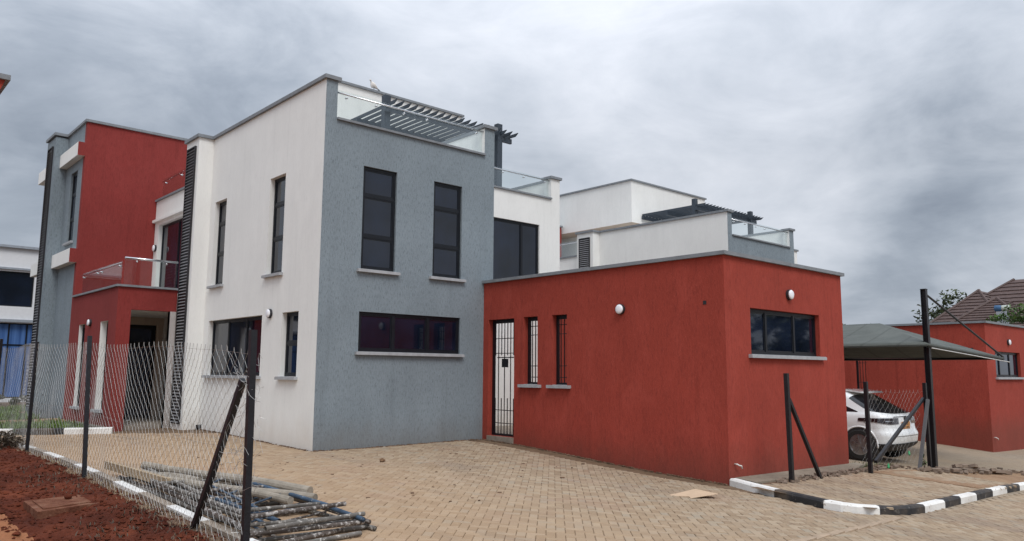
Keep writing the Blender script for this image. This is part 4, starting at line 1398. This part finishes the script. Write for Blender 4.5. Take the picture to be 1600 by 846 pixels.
# concrete inspection cover in the soil
cz = soil_z(-5.4, -5.1)
t = thing('inspection_cover', 'square concrete inspection cover half sunk in the red soil', 'manhole cover', (-5.65, -5.2, .15))
def quad4(z0, z1, c4):
    b = MB(); lo = [(x, y, z0) for x, y in c4]; hi = [(x, y, z1) for x, y in c4]
    b.face(hi)
    for i in range(4):
        j = (i + 1) % 4; b.face([lo[i], lo[j], hi[j], hi[i]])
    return b
CC = [(-5.90, -5.55), (-5.29, -5.33), (-5.26, -4.58), (-5.87, -4.72)]
quad4(-.1, .205, CC).build('frame', 'slab_concrete', t)
cm = Vector((-5.58, -5.05)); inn = [tuple(cm + (Vector(p) - cm) * .78) for p in CC]
quad4(.1, .217, inn).build('lid', 'slab_concrete', t)
q = MB(); q.lathe((-5.50, -4.95, .217), (0, 0, 1), [(0, .02), (.01, .035), (.03, .04), (.05, .025), (.055, .005)], 9); o_ = q.build('clod', 'red_soil', loc=(-5.5, -4.95, .217)); tag(o_, 'lump of red soil on the inspection cover', 'soil lump')
# stone, cardboard, shoes, bits
def rock(name, c, r, mat, label, cat, group=None, seed=0, sq=(1, 1, .7), loc_z=None):
    rg = random.Random(seed); b = MB(); n1, n2 = 8, 5
    rows = []
    for i in range(n2 + 1):
        th = math.pi * i / n2; row = []
        for j in range(n1):
            ph = 2 * math.pi * j / n1; rr = r * rg.uniform(.75, 1.15)
            row.append(len(b.v)); b.v.append((c[0] + rr * sq[0] * math.sin(th) * math.cos(ph), c[1] + rr * sq[1] * math.sin(th) * math.sin(ph), c[2] + rr * sq[2] * math.cos(th)))
        rows.append(row)
    for a, b_ in zip(rows, rows[1:]):
        for j in range(n1): b.f.append((a[j], b_[j], b_[(j + 1) % n1], a[(j + 1) % n1])); b.m.append(0)
    o_ = b.build(name, mat, loc=c); return tag(o_, label, cat, group)


rock('stone', (.24, -2.19, g(.24, -2.19) + .03), .055, 'stone', 'small brown stone alone on the paving before the grey wall', 'stone', seed=3)
b = MB(); z = g(2.6, -7.2) + .006
cp = [(2.22, -7.02), (2.42, -7.30), (2.30, -7.42), (2.82, -7.55), (2.98, -7.02), (2.62, -6.98)]
top = [(x, y, z + .012 + (.03 if i in (3, 4) else 0)) for i, (x, y) in enumerate(cp)]; low = [(x, y, zz - .006) for x, y, zz in top]
b.face(top); b.face(low[::-1])
for i in range(6):
    j = (i + 1) % 6; b.face([low[i], low[j], top[j], top[i]])
tag(b.build('cardboard_piece', 'carton', loc=(2.6, -7.2, z)), 'torn piece of brown cardboard lying on the paving', 'cardboard')
for k, (x, y, s_) in enumerate(((-1.0, 9.55, 'left'), (-.76, 9.55, 'right'))):
    t = thing('shoe', ('left' if k == 0 else 'right') + ' one of two black white-soled shoes by the entrance door', 'shoe', (x, y, .165), 'shoes by the entrance door')
    b = MB(); b.obox((x, y, .18), (.05, 0, 0), (0, .14, 0), (0, 0, .014)); b.build('sole', 'shoe_sole', t)
    b = MB()
    prof = [(-.13, .05), (-.12, .12), (-.05, .13), (.02, .085), (.10, .06), (.135, .03)]
    for (ya, ha), (yb, hb) in zip(prof, prof[1:]):
        w1_, w2_ = .045 - .1 * max(0, ya - .08), .045 - .1 * max(0, yb - .08)
        b.face([(x - w1_ * .7, y + ya, .194 + ha), (x + w1_ * .7, y + ya, .194 + ha), (x + w2_ * .7, y + yb, .194 + hb), (x - w2_ * .7, y + yb, .194 + hb)])
        b.face([(x - w1_, y + ya, .194), (x - w1_ * .7, y + ya, .194 + ha), (x - w2_ * .7, y + yb, .194 + hb), (x - w2_, y + yb, .194)])
        b.face([(x + w1_, y + ya, .194), (x + w2_, y + yb, .194), (x + w2_ * .7, y + yb, .194 + hb), (x + w1_ * .7, y + ya, .194 + ha)])
    b.face([(x - .045, y - .13, .194), (x + .045, y - .13, .194), (x + .03, y - .13, .244), (x - .03, y - .13, .244)])
    b.build('upper', 'shoe_black', t)

# white bird on the roof band
bx, by, bz = 5.5, 7.16, 10.897
t = thing('bird', 'pale bird perched on the coping of the nearest roof', 'bird', (bx, by, bz))
b = MB()
body = [((-.05, 0, .07), .03), ((-.05, 0, .13), .085), ((.0, 0, .16), .105), ((.07, 0, .14), .095), ((.14, 0, .10), .06), ((.20, 0, .06), .025)]
neck = [((-.04, 0, .17), .07), ((-.075, 0, .24), .048), ((-.085, 0, .28), .045), ((-.10, 0, .295), .035), ((-.125, 0, .29), .014)]
def chain(b, L):
    rings = []
    for (p, r) in L:
        i = len(b.v); rings.append(i)
        for q in range(8):
            t_ = 2 * math.pi * q / 8; b.v.append((bx + p[0] - math.sin(t_) * r * .35, by + p[1] + math.cos(t_) * r * .8, bz + p[2] + math.sin(t_) * r))
    for a, c in zip(rings, rings[1:]):
        for q in range(8): b.f.append((a + q, a + (q + 1) % 8, c + (q + 1) % 8, c + q)); b.m.append(0)
    b.f.append(tuple(rings[0] + q for q in range(8))[::-1]); b.m.append(0); b.f.append(tuple(rings[-1] + q for q in range(8))); b.m.append(0)
chain(b, body); chain(b, neck)
b.build('body', 'bird_white', t, smooth=True)
b = MB(); b.obox((bx + .23, by, bz + .035), (.06, 0, -.035), (0, .022, 0), (0, 0, .008)); b.build('tail', 'bird_dark', t)
for s_ in (-.02, .02):
    b = MB(); b.tube([(bx + .04, by + s_, bz + .09), (bx + .05, by + s_, bz)], .006, 5); b.build('leg', 'bird_dark', t)
b = MB(); b.tube([(bx - .125, by, bz + .29), (bx - .155, by, bz + .28)], .008, 6, r1=.002); b.build('beak', 'bird_dark', t)

# ------------------------------------------------------------------ concrete apron and rubble by the yard block
def apron(name, mat, pts, off, th):
    b = MB(); top = [(x, y, g(x, y) + off) for x, y in pts]; lo = [(x, y, z - th) for x, y, z in top]
    b.face(top)
    n_ = len(pts)
    for i in range(n_):
        j = (i + 1) % n_; b.face([lo[i], lo[j], top[j], top[i]])
    o_ = b.build(name, mat); o_['kind'] = 'structure'; return o_


apron('concrete_apron', 'concrete_paving', [(4.46, -7.22), (6.5, -7.26), (8.2, -7.2), (9.3, -6.9), (9.3, -6.70), (6.8, -6.723), (4.60, -6.723)], .115, .3)
apron('pavement_dirt', 'bank_earth', [(4.42, -7.44), (7.0, -7.50), (9.9, -7.5), (9.9, -6.9), (8.2, -7.19), (6.5, -7.25), (4.62, -7.21)], .085, .2)
apron('pavement_sand', 'sandy_earth', [(8.3, -9.40), (14.8, -9.45), (13.0, -8.3), (9.8, -7.8), (8.1, -7.5)], .118, .2)

rg = random.Random(21)
heap = [(9.75, -7.98, 0, 'tilted paver leaning at the left end of the heap, nearest the carport pole'), (9.98, -8.08, 0, 'second loose paver from the left end of the heap'),
        (10.2, -8.16, 0, 'third loose paver from the left end of the heap'), (10.45, -8.05, 0, 'loose paver at the back of the heap, left of its high middle'),
        (10.62, -8.26, 0, 'loose paver at the front of the heap, left of its high middle'), (10.82, -8.22, 0, 'lower paver under the left stack of the heap'),
        (10.85, -8.20, .075, 'upper paver of the left stack in the heap'), (11.02, -8.30, 0, 'loose paver between the two small stacks of the heap'),
        (11.16, -8.22, .075, 'paver lying aslant on top of the middle of the heap'), (11.34, -8.32, 0, 'lower paver under the right stack of the heap'),
        (11.36, -8.33, .075, 'clean squared paver on top of the right stack of the heap'), (11.48, -8.52, 0, 'loose paver in front of the right stack'),
        (11.66, -8.42, 0, 'fourth loose paver from the right end of the heap'), (11.80, -8.58, .02, 'third loose paver from the right end of the heap'),
        (11.95, -8.66, 0, 'second loose paver from the right end of the heap'), (12.25, -8.72, 0, 'last loose paver, alone at the right end of the heap')]
proto = None
for k, (x, y, dz, lb) in enumerate(heap):
    if proto is None:
        b = MB(); i = 0
        for (ex, ey, z) in ((.10, .05, -.035), (.10, .05, .028), (.093, .043, .035)):
            for sx, sy in ((-1, -1), (1, -1), (1, 1), (-1, 1)): b.v.append((sx * ex, sy * ey, z))
        b.f = [(0, 3, 2, 1), (8, 9, 10, 11)] + [(q, (q + 1) % 4, 4 + (q + 1) % 4, 4 + q) for q in range(4)] + [(4 + q, 4 + (q + 1) % 4, 8 + (q + 1) % 4, 8 + q) for q in range(4)]; b.m = [0] * 10
        proto = b.build('loose_paver', 'rubble_grey'); o_ = proto
    else:
        o_ = proto.copy(); COL.objects.link(o_)
    o_.location = (x, y, g(x, y) + .115 + .035 + dz); o_.rotation_euler = (rg.gauss(0, .18), rg.gauss(0, .18), rg.uniform(0, 3.14))
    tag(o_, lb, 'paver', 'loose pavers heaped by the carport pole')
V = MB()
for _ in range(420):
    if rg.random() < .55:
        x = rg.uniform(9.6, 13.4); y = -7.95 - .2 * (x - 10) + rg.gauss(0, .16)
    else:
        x = rg.uniform(4.9, 9.8); y = rg.uniform(-7.52, -7.25)
    s_ = rg.uniform(.01, .045)
    V.obox((x, y, g(x, y) + .115 + s_ * .3), Vector((s_, rg.gauss(0, .01), rg.gauss(0, .01))), Vector((rg.gauss(0, .01), s_ * .8, 0)), Vector((0, rg.gauss(0, .005), s_ * .5)))
o_ = V.build('rubble', 'rubble_grey', kind='stuff'); tag(o_, 'small broken rubble scattered along the short fence', 'rubble')
# weeds and litter by the fence
P = []
for _ in range(900):
    x = rg.uniform(7.6, 10.6); y = rg.gauss(-6.95, .22); P.append((x, y, g(x, y) + .02))
blades('verge_weeds', 'leaf_olive', P, .09, .008, .9, 'low green weeds under the back of the parked car', 'weeds', 8)
for (x, y, s_, lb) in ((8.95, -7.55, .075, 'green plastic bottle on the rubble beside the bare brace'), (10.15, -7.5, .07, 'green plastic scrap hanging by the grey brace')):
    b = MB(); zz = g(x, y) + (.20 if x < 9.5 else .42)
    b.lathe((x, y, zz - .06), (.5, .2, .6), [(0, .016), (.01, .022), (.08, .022), (.10, .009), (.115, .009)], 10)
    tag(b.build('plastic_bottle', 'plastic_green', loc=(x, y, zz), smooth=True), lb, 'litter')
leafy('seedling', 'leaf_green', (10.3, -7.75, g(10.3, -7.75) + .1), Vector((.10, .10, .28)), 60, .035, 'thin green seedling at the foot of the carport pole', 'plant', 4, 9, lobes=5)

# ------------------------------------------------------------------ carport with shade net
cp = thing('carport', 'carport with a green-grey shade net hung from a black steel pole', 'carport', (12.05, -7.3, -.54))
b = MB(); b.box(11.99, -7.36, -.8, 12.11, -7.345, 3.64); b.box(11.99, -7.255, -.8, 12.11, -7.24, 3.64); b.box(12.04, -7.344, -.8, 12.06, -7.256, 3.64); b.box(11.985, -7.365, 3.641, 12.115, -7.235, 3.655)
b.build('pole', 'black_steel', cp)
b = MB(); b.box(11.97, .2, -.8, 12.13, .36, 3.6); b.build('pole', 'black_steel', cp)
Apt = Vector((11.85, -7.40, 2.31)); Bpt = Vector((17.2, -7.40, 2.08)); Cpt = Vector((17.2, .6, 2.08)); Dpt = Vector((11.85, .6, 2.31)); R1 = Vector((14.25, -5.30, 2.98)); R2 = Vector((14.25, -1.2, 2.98))
b = MB(); b.tube([(12.1, -7.3, 3.55), Bpt + Vector((0, 0, .04))], .026, 8); b.build('stay', 'black_steel', cp)
b = MB(); b.tube([(12.1, .28, 3.5), Cpt + Vector((0, 0, .04))], .026, 8); b.build('stay', 'black_steel', cp)
b = MB()
for p, q in ((Apt, Bpt), (Bpt, Cpt), (Cpt, Dpt), (Dpt, Apt)): b.tube([p, q], .03, 8)
b.build('frame', 'black_steel', cp)
b = MB()
for p, q in ((Apt, R1), (Bpt, R1), (Cpt, R2), (Dpt, R2), (R1, R2)): b.tube([p - Vector((0, 0, .05)), q - Vector((0, 0, .05))], .022, 8)
b.build('rafter', 'black_steel', cp)
b = MB(); b.tube([(11.9, -7.46, 2.24), (17.5, -7.46, 1.99)], .012, 6); b.build('rope', 'wire_white', cp)


def net_face(b, P_, n=8, sag=.10):
    """triangle or quad patch with a gentle sag"""
    P_ = [Vector(p) for p in P_]
    if len(P_) == 3: P_ = [P_[0], P_[1], P_[2], P_[2]]
    i0 = len(b.v)
    for i in range(n + 1):
        for j in range(n + 1):
            u, v = i / n, j / n
            p = P_[0].lerp(P_[1], u).lerp(P_[3].lerp(P_[2], u), v)
            p.z -= sag * 16 * u * (1 - u) * v * (1 - v) * .6
            p.z += .012 * noise.noise(Vector((p.x * 3, p.y * 3, 2)))
            b.v.append(tuple(p))
    for i in range(n):
        for j in range(n):
            a = i0 + i * (n + 1) + j; b.f.append((a, a + n + 1, a + n + 2, a + 1)); b.m.append(0)


b = MB()
up = Vector((0, 0, .035))
net_face(b, (Apt + up, Bpt + up, R1 + up)); net_face(b, (Bpt + up, Cpt + up, R2 + up, R1 + up)); net_face(b, (Dpt + up, Apt + up, R1 + up, R2 + up)); net_face(b, (Cpt + up, Dpt + up, R2 + up))
# hem folded down along the near and side edges
for p, q in ((Apt, Bpt), (Dpt, Apt)):
    for k in range(1): b.face([p + up + Vector((-.02, -.02, 0)), q + up + Vector((-.02, -.02, 0)), q + Vector((-.02, -.02, -.03)), p + Vector((-.02, -.02, -.03))])
nt = b.build('shade_net', 'shade_net', cp, smooth=True)
sm = nt.modifiers.new('thick', 'SOLIDIFY'); sm.thickness = .008

# ------------------------------------------------------------------ parked car
CX, CY = 12.12, -6.74
CZ = g(12, -5) + .0
car = thing('parked_car', 'white sport utility car parked under the carport, seen from its rear corner', 'car', (CX, CY, CZ))


class Body:
    # z, half width, rear y, front y, corner radius
    L = [(.20, .74, .30, 4.35, .20), (.28, .84, .14, 4.52, .26), (.36, .90, .05, 4.60, .30), (.50, .915, .01, 4.64, .34), (.62, .92, .0, 4.64, .34), (.72, .905, .05, 4.62, .34), (.84, .915, .07, 4.55, .34),
         (.96, .905, .08, 4.40, .34), (1.05, .885, .10, 3.95, .34), (1.12, .845, .20, 3.62, .32), (1.25, .79, .46, 3.30, .30), (1.40, .74, .74, 2.98, .28), (1.52, .69, .96, 2.72, .26), (1.60, .64, 1.12, 2.50, .26), (1.65, .52, 1.35, 2.25, .26), (1.67, .2, 1.75, 1.95, .1)]
    @classmethod
    def ring(cls, z):
        L = cls.L
        z = min(max(z, L[0][0]), L[-1][0])
        for k in range(len(L) - 1):
            if L[k][0] <= z <= L[k + 1][0]: break
        a = L[max(k - 1, 0)]; b = L[k]; c = L[k + 1]; d = L[min(k + 2, len(L) - 1)]
        t = (z - b[0]) / (c[0] - b[0]); out = []
        for i in range(1, 5):
            m1 = (c[i] - a[i]) / (c[0] - a[0]) * (c[0] - b[0]); m2 = (d[i] - b[i]) / (d[0] - b[0]) * (c[0] - b[0])
            out.append((2 * t**3 - 3 * t**2 + 1) * b[i] + (t**3 - 2 * t**2 + t) * m1 + (-2 * t**3 + 3 * t**2) * c[i] + (t**3 - t**2) * m2)
        return out
    @classmethod
    def pt(cls, t, z, off=0.0):
        """t 0 rear centre, 0..1 rear, 1..2 corner, 2..3 side, 3..4 corner, 4..5 front; side -1 = left"""
        s = 1
        if t < 0: s = -1; t = -t
        w, yr, yf, rc = cls.ring(z); w += off; yr -= off; yf += off
        bow = .05
        if t <= 1: x = (w - rc) * t; y = yr + bow * 0 - .0 + .03 * t * t
        elif t <= 2:
            a = (t - 1) * math.pi / 2; x = w - rc + rc * math.sin(a); y = yr + .03 + rc - rc * math.cos(a)
        elif t <= 3: x = w; y = yr + .03 + rc + (yf - yr - 2 * rc - .06) * (t - 2)
        elif t <= 4:
            a = (t - 3) * math.pi / 2; x = w - rc + rc * math.cos(a); y = yf - .03 - rc + rc * math.sin(a)
        else: x = (w - rc) * (5 - t); y = yf - .03 * (5 - t)
        return Vector((CX + s * x, CY + y, CZ + z))


def car_patch(name, mat, t0, t1, z0, z1, nt_, nz, off=.006, parent=car, label=None, zf=None):
    """patch lying on the body; z0, z1 may be functions of the fraction along t"""
    b = MB(); f0 = z0 if callable(z0) else (lambda u: z0); f1 = z1 if callable(z1) else (lambda u: z1)
    for i in range(nt_ + 1):
        u = i / nt_
        for j in range(nz + 1):
            v = j / nz; b.v.append(tuple(Body.pt(t0 + (t1 - t0) * u, f0(u) + (f1(u) - f0(u)) * v, off)))
    for i in range(nt_):
        for j in range(nz):
            a = i * (nz + 1) + j; b.f.append((a, a + 1, a + nz + 2, a + nz + 1)); b.m.append(0)
    o_ = b.build(name, mat, parent, smooth=True, label=label)
    return o_


b = MB()
ts = []
for k in range(5):
    n_ = [6, 8, 22, 8, 6][k]; ts += [k + q / n_ for q in range(n_)]
ts = ts + [5.0]; full = [-q for q in ts[::-1][:-1]] + ts
full = full[:-1]
zs_ = [.20, .24, .28, .32, .36, .43, .5, .56, .62, .67, .72, .78, .84, .9, .96, 1.005, 1.05, 1.085, 1.12, 1.18, 1.25, 1.32, 1.40, 1.46, 1.52, 1.56, 1.60, 1.63, 1.65, 1.665, 1.67]
nf = len(full)
for z in zs_:
    for t_ in full: b.v.append(tuple(Body.pt(t_, z)))
for i in range(len(zs_) - 1):
    for j in range(nf):
        k = (j + 1) % nf; b.f.append((i * nf + j, i * nf + k, (i + 1) * nf + k, (i + 1) * nf + j)); b.m.append(0)
b.f.append(tuple((len(zs_) - 1) * nf + j for j in range(nf))); b.m.append(0)
b.build('body', 'car_white', car, smooth=True)
car_patch('rear_window', 'car_glass', -1.95, 1.95, lambda u: 1.09 + .07 * abs(2 * u - 1) ** 3, lambda u: 1.535 - .10 * abs(2 * u - 1) ** 4, 30, 7)
car_patch('lower_trim', 'car_plastic', -2.08, 2.08, .20, .40, 26, 4, off=.012)
car_patch('lower_trim', 'car_plastic', -2.95, -2.10, .20, .36, 16, 3, off=.012)
for s_ in (-1, 1):
    car_patch('side_window', 'car_glass', s_ * 2.10, s_ * 2.34, lambda u: 1.12, lambda u: 1.14 + .30 * min(1, u * 1.6), 8, 4)
    car_patch('side_window', 'car_glass', s_ * 2.36, s_ * 2.62, 1.12, 1.50, 8, 4)
    car_patch('side_window', 'car_glass', s_ * 2.64, s_ * 2.96, 1.10, 1.50, 8, 4)
    car_patch('tail_lamp', 'tail_lamp', s_ * .62, s_ * 2.10, lambda u: .85 + .11 * max(0, u - .45), lambda u: .995 - .02 * max(0, u - .6), 22, 3, off=.014)
    car_patch('lamp_strip', 'chrome', s_ * 1.0, s_ * 1.5, .915, .93, 8, 1, off=.018)
car_patch('window_frame', 'car_plastic', -1.0, 1.0, 1.015, 1.03, 14, 1, off=.012)
car_patch('bumper_crease', 'car_plastic', -1.2, 1.2, .565, .575, 14, 1, off=.006)
for s_ in (-1, 1):
    for tt in (2.02, 2.35, 2.63): car_patch('panel_gap', 'car_plastic', s_ * tt, s_ * (tt + .003), .46 if tt > 2.1 else .95, 1.09, 1, 6, off=.004)
    car_patch('door_handle', 'chrome', s_ * 2.40, s_ * 2.44, .93, .95, 3, 1, off=.02)
car_patch('fuel_flap', 'car_plastic', -2.055, -2.058, .86, .99, 1, 2, off=.004)
# tailgate spoiler
b = MB()
for (x0, x1) in ((-.62, .62),):
    pr_ = [(.80, 1.565), (.86, 1.60), (1.25, 1.655), (1.2, 1.61)]
    l = [(CX + x0, CY + y, CZ + z) for y, z in pr_]; r = [(CX + x1, CY + y, CZ + z) for y, z in pr_]
    b.face(l); b.face(r[::-1])
    for i in range(4):
        j = (i + 1) % 4; b.face([l[j], l[i], r[i], r[j]])
b.build('spoiler', 'car_white', car)
# number plate, badge
b = MB(); b.box(CX - .22, CY + .045, CZ + .73, CX + .22, CY + .062, CZ + .90); pl = b.build('number_plate', 'plate_orange', car)
b = MB()
for row, z in ((0, .845), (1, .765)):
    for k in range(3 if row == 0 else 4):
        w = .05; x = CX - .13 + .09 * k - (.03 if row else 0)
        b.box(x, CY + .042, CZ + z - .028, x + .012, CY + .0445, CZ + z + .028); b.box(x + .0125, CY + .042, CZ + z + .016, x + w, CY + .0445, CZ + z + .027)
        b.box(x + w - .012, CY + .0421, CZ + z - .028, x + w, CY + .0444, CZ + z + .0155)
b.build('plate_marks', 'plate_ink', pl)
b = MB(); b.lathe((CX, CY + .072, CZ + .985), (0, -1, 0), [(0, .05), (.012, .055), (.02, .045)], 18); b.build('badge', 'car_plastic', car)
for s_ in (-1, 1):
    for wy in (.78, 3.55):
        c0 = Vector((CX + s_ * .74, CY + wy, CZ + .355))
        b = MB(); b.lathe(c0, (s_, 0, 0), [(0, .41), (.168, .415), (.181, .40)], 32); b.build('arch_shade_disc', 'car_plastic', car)  # black disc standing in for the shaded hollow of the wheel well
        w = MB(); w.lathe(c0, (s_, 0, 0), [(-.10, .30), (-.08, .35), (.12, .355), (.19, .35), (.205, .33), (.205, .245), (.17, .235)], 36)
        wh = w.build('wheel', 'rubber', car, smooth=False)
        r_ = MB(); r_.lathe(c0 + Vector((s_ * .195, 0, 0)), (s_, 0, 0), [(-.01, .238), (.004, .245), (.006, .225), (-.03, .215)], 30)
        r_.lathe(c0 + Vector((s_ * .17, 0, 0)), (s_, 0, 0), [(0, .05), (.03, .045), (.035, .02)], 12)
        for k in range(5):
            for dk in (-.16, .16):
                a = 2 * math.pi * k / 5 + dk + .3; dv = Vector((0, math.cos(a), math.sin(a)))
                r_.bar(c0 + Vector((s_ * .19, 0, 0)) + dv * .03, c0 + Vector((s_ * .198, 0, 0)) + dv * .225, .022, .022, up=(1, 0, 0))
        r_.build('rim', 'alloy', wh)
        # flared lip round the arch
        f_ = MB(); f_.tube([c0 + Vector((s_ * .170, math.cos(a) * .425, math.sin(a) * .425)) for a in [math.pi * q / 24 for q in range(-1, 26)]], .02, 8); f_.build('arch_lip', 'car_white', car, smooth=True)

# ------------------------------------------------------------------ background houses and trees
bh = thing('far_house', 'large brown-tiled hipped roof house behind the farther yard block', 'house', (46, 0, 0))
def hip(name, base, apex, cols=1, parent=bh):
    """hipped roof slopes with real stepped tile courses"""
    b = MB(); n_ = len(base); cs = 13
    for i in range(n_):
        a = Vector(base[i]); c = Vector(base[(i + 1) % n_]); pa = Vector(apex[i]); pc = Vector(apex[(i + 1) % n_])
        nn = (c - a).cross((pa + pc) / 2 - a).normalized()
        if nn.z < 0: nn = -nn
        for k in range(cs):
            f0, f1 = k / cs, (k + 1) / cs
            p = [a.lerp(pa, f0) + nn * .06, c.lerp(pc, f0) + nn * .06, c.lerp(pc, f1) + nn * .01, a.lerp(pa, f1) + nn * .01]
            b.face(p); b.face([a.lerp(pa, f0), c.lerp(pc, f0), p[1], p[0]])
    r = b.build(name, 'roof_tile', parent)
    for p, q in zip(base, apex):
        hb = MB(); hb.tube([Vector(p) + Vector((0, 0, .04)), Vector(q) + Vector((0, 0, .04))], .085, 6); hb.build('ridge_cap', 'roof_tile', r)
    return r


zb, za = 4.2, 7.5
hip('roof', [(43.2, 4.6, zb), (43.2, -9.0, zb), (56, -9.0, zb), (56, 4.6, zb)], [(47.5, .4, za), (47.5, -4.8, za), (50.5, -4.8, za), (50.5, .4, za)])
hip('roof', [(40.6, 2.6, zb - .1), (40.6, -2.2, zb - .1), (46, -2.2, zb - .1), (46, 2.6, zb - .1)], [(43.2, .2, 6.05), (43.2, .2, 6.05), (46.5, .2, 6.05), (46.5, .2, 6.05)])
hip('roof', [(42.0, 4.2, zb - .05), (42.0, -.6, zb - .05), (48, -.6, zb - .05), (48, 4.2, zb - .05)], [(45.2, 1.7, 6.75), (45.2, 1.7, 6.75), (48.5, 1.7, 6.75), (48.5, 1.7, 6.75)])
b = MB(); b.box(43.6, -8.6, -1.5, 55.6, 4.2, zb); b.build('wall', 'far_white', bh)
tk = thing('water_tank', 'blue and white tank beside the brown tiled roof', 'tank', (41.2, -.9, 3.6))
b = MB(); b.lathe((41.0, -.30, 5.30), (.1, -1, .0), [(0, .12), (.03, .17), (.30, .17), (.34, .15)], 18); b.build('tank_end', 'tank_blue', tk, smooth=True)
b = MB(); b.lathe((41.04, -.65, 5.30), (.1, -1, 0), [(0, .15), (.02, .16), (.34, .16), (.40, .12)], 18); b.build('tank_body', 'tank_white', tk, smooth=True)
b = MB(); b.box(40.9, -.95, -1, 41.15, -.4, 5.12); b.build('stand', 'far_trim', tk)

leafy('tree', 'leaf_dark', (52, 5.1, -1), Vector((3.2, 3.4, 2.9)), 3400, .17, 'dark broad-leaved tree left of the brown tiled roof', 'tree', 12, 3, trunk=3.6, lobes=20, cname='crown')
leafy('tree', 'leaf_dark', (50.5, 6.8, -1), Vector((1.9, 2.3, 1.7)), 1500, .17, 'lower dark tree just behind the carport pole', 'tree', 8, 5, trunk=3.0, lobes=13, cname='crown')
leafy('tree', 'leaf_green', (33.8, -4.2, -1), Vector((1.9, 2.9, 1.25)), 5200, .11, 'bushy green tree at the right edge, in front of the brown roof', 'tree', 8, 7, trunk=3.75, lobes=26, cname='crown')
leafy('tree', 'leaf_dark', (51.7, 12.6, -1), Vector((1.3, 2.6, 1.1)), 420, .16, 'sparse treetop showing above the carport net', 'tree', 8, 8, trunk=4.75, lobes=10, cname='crown')
leafy('tree', 'leaf_dark', (62, -8.5, -1), Vector((3.5, 3.5, 2.6)), 1800, .2, 'treetop above the brown roof at the right edge', 'tree', 8, 10, trunk=5.2, lobes=14, cname='crown')

# white building beyond the lawn
fb = thing('far_building', 'white flat-roofed building with blue curtains beyond the lawn at the left edge', 'building', (-6, 22, 0))
mb = MB(); panel(mb, 'Y', 22, .25, -16, -.60, -1, 6.42, [(-15.6, -1.02, 4.08, 5.48), (-15.6, -.72, .45, 3.42)])
mb.box(-16, 22.26, -1, -15.8, 30, 6.42); mb.box(-.8, 22.26, -1, -.6, 30, 6.42); mb.box(-15.8, 29.8, -1, -.8, 30, 6.42)
mb.build('wall', 'far_white', fb)
mb = MB(); mb.box(-16.1, 21.86, 6.422, -.5, 22.3, 6.52); mb.box(-15.99, 21.93, 5.55, -.61, 21.998, 5.63); mb.box(-15.99, 21.90, 3.45, -.61, 21.998, 3.56)
mb.build('trim', 'far_trim', fb)
vm = [-1.7 - .95 * k for k in range(14)]
window(fb, 'Y', 22, -15.6, -1.02, 4.08, 5.48, vm=[-2.4 - 1.4 * k for k in range(9)], inset=.12, sill=False, fw=.05, sash=False)
fr = window(fb, 'Y', 22, -15.6, -.72, .45, 3.42, vm=[-1.12 - .62 * k for k in range(23)], hm=(2.55,), inset=.12, sill=False, fw=.05, sash=False, glass='blue_curtain')
b = MB(); b.box(-3.1, 21.5, -.3, -.5, 21.9, .30); o_ = b.build('planter_wall', 'rubble_grey'); tag(o_, 'low stone planter wall at the foot of the white building', 'wall')
for k, (x, lb) in enumerate(((-2.2, 'left clipped low bush before the curtained windows'), (-1.4, 'right clipped low bush before the curtained windows'))):
    leafy('bush', 'leaf_dark', (x, 20.8, .15), Vector((.45, .4, .3)), 500, .05, lb, 'bush', 4, 30 + k, lobes=7)

# corner of a neighbouring roof at the top left
nr = thing('neighbour_roof', 'flared red roof edge with dark coping cutting into the top left corner', 'roof', (-9.5, -1, 0))
b = MB()
def wedge(b, prof, y0, y1):
    l = [(x, y0, z) for x, z in prof]; r = [(x, y1, z) for x, z in prof]; n_ = len(prof)
    b.face(l); b.face(r[::-1])
    for i in range(n_):
        j = (i + 1) % n_; b.face([l[j], l[i], r[i], r[j]])
wedge(b, [(-12, 4.9), (-6.22, 4.9), (-5.84, 5.98), (-12, 5.98)], -.8, 1.2); b.build('fascia', 'red_render', nr)
b = MB(); wedge(b, [(-12.05, 5.982), (-5.78, 5.982), (-5.78, 6.06), (-12.05, 6.06)], -.86, 1.26); b.build('coping', 'coping_concrete', nr)
b = MB(); b.box(-12, -.6, -1, -8.5, 1.0, 4.898); b.build('wall', 'red_render', nr)

# ------------------------------------------------------------------ across the road, behind the viewer: seen only as reflections in the glass
house3 = copy_tree(house, skip=lambda x: x.name.startswith(('louvre', 'glass_rail', 'pergola')))
house3.location = (27, -31, -.9); house3.rotation_euler = (0, 0, math.pi)
house3['label'] = 'house of the same design across the road, behind the viewer and mirrored in the windows'
leafy('tree', 'leaf_dark', (33, -21.5, -1), Vector((2.4, 3.0, 2.6)), 900, .3, 'tree across the road, mirrored in the window of the nearer red yard block', 'tree', 8, 41, trunk=2.6, lobes=12, cname='crown')

# ------------------------------------------------------------------ grit and crumbs of soil washed against the wall feet
rg = random.Random(77); V = MB()
for _ in range(1500):
    u = rg.random()
    if u < .45: x, y = 4.42 - abs(rg.gauss(0, .035)), rg.uniform(-6.7, -.02)
    elif u < .75: x, y = rg.uniform(0, 4.4), -abs(rg.gauss(0, .035)) - .01
    elif u < .92: x, y = -abs(rg.gauss(0, .035)) - .01, rg.uniform(0, 6.1)
    else: x, y = rg.uniform(-3, 4), rg.uniform(-6.5, -.3)
    s_ = rg.uniform(.003, .013) * (1.5 if rg.random() < .1 else 1)
    V.obox((x, y, g(x, y) + s_ * .4), (s_ * 1.3, rg.gauss(0, .004), 0), (rg.gauss(0, .004), s_, 0), (0, rg.gauss(0, .002), s_ * .6))
o_ = V.build('wall_foot_grit', 'bank_earth', kind='stuff'); tag(o_, 'brown grit and soil crumbs along the foot of the walls', 'grit')
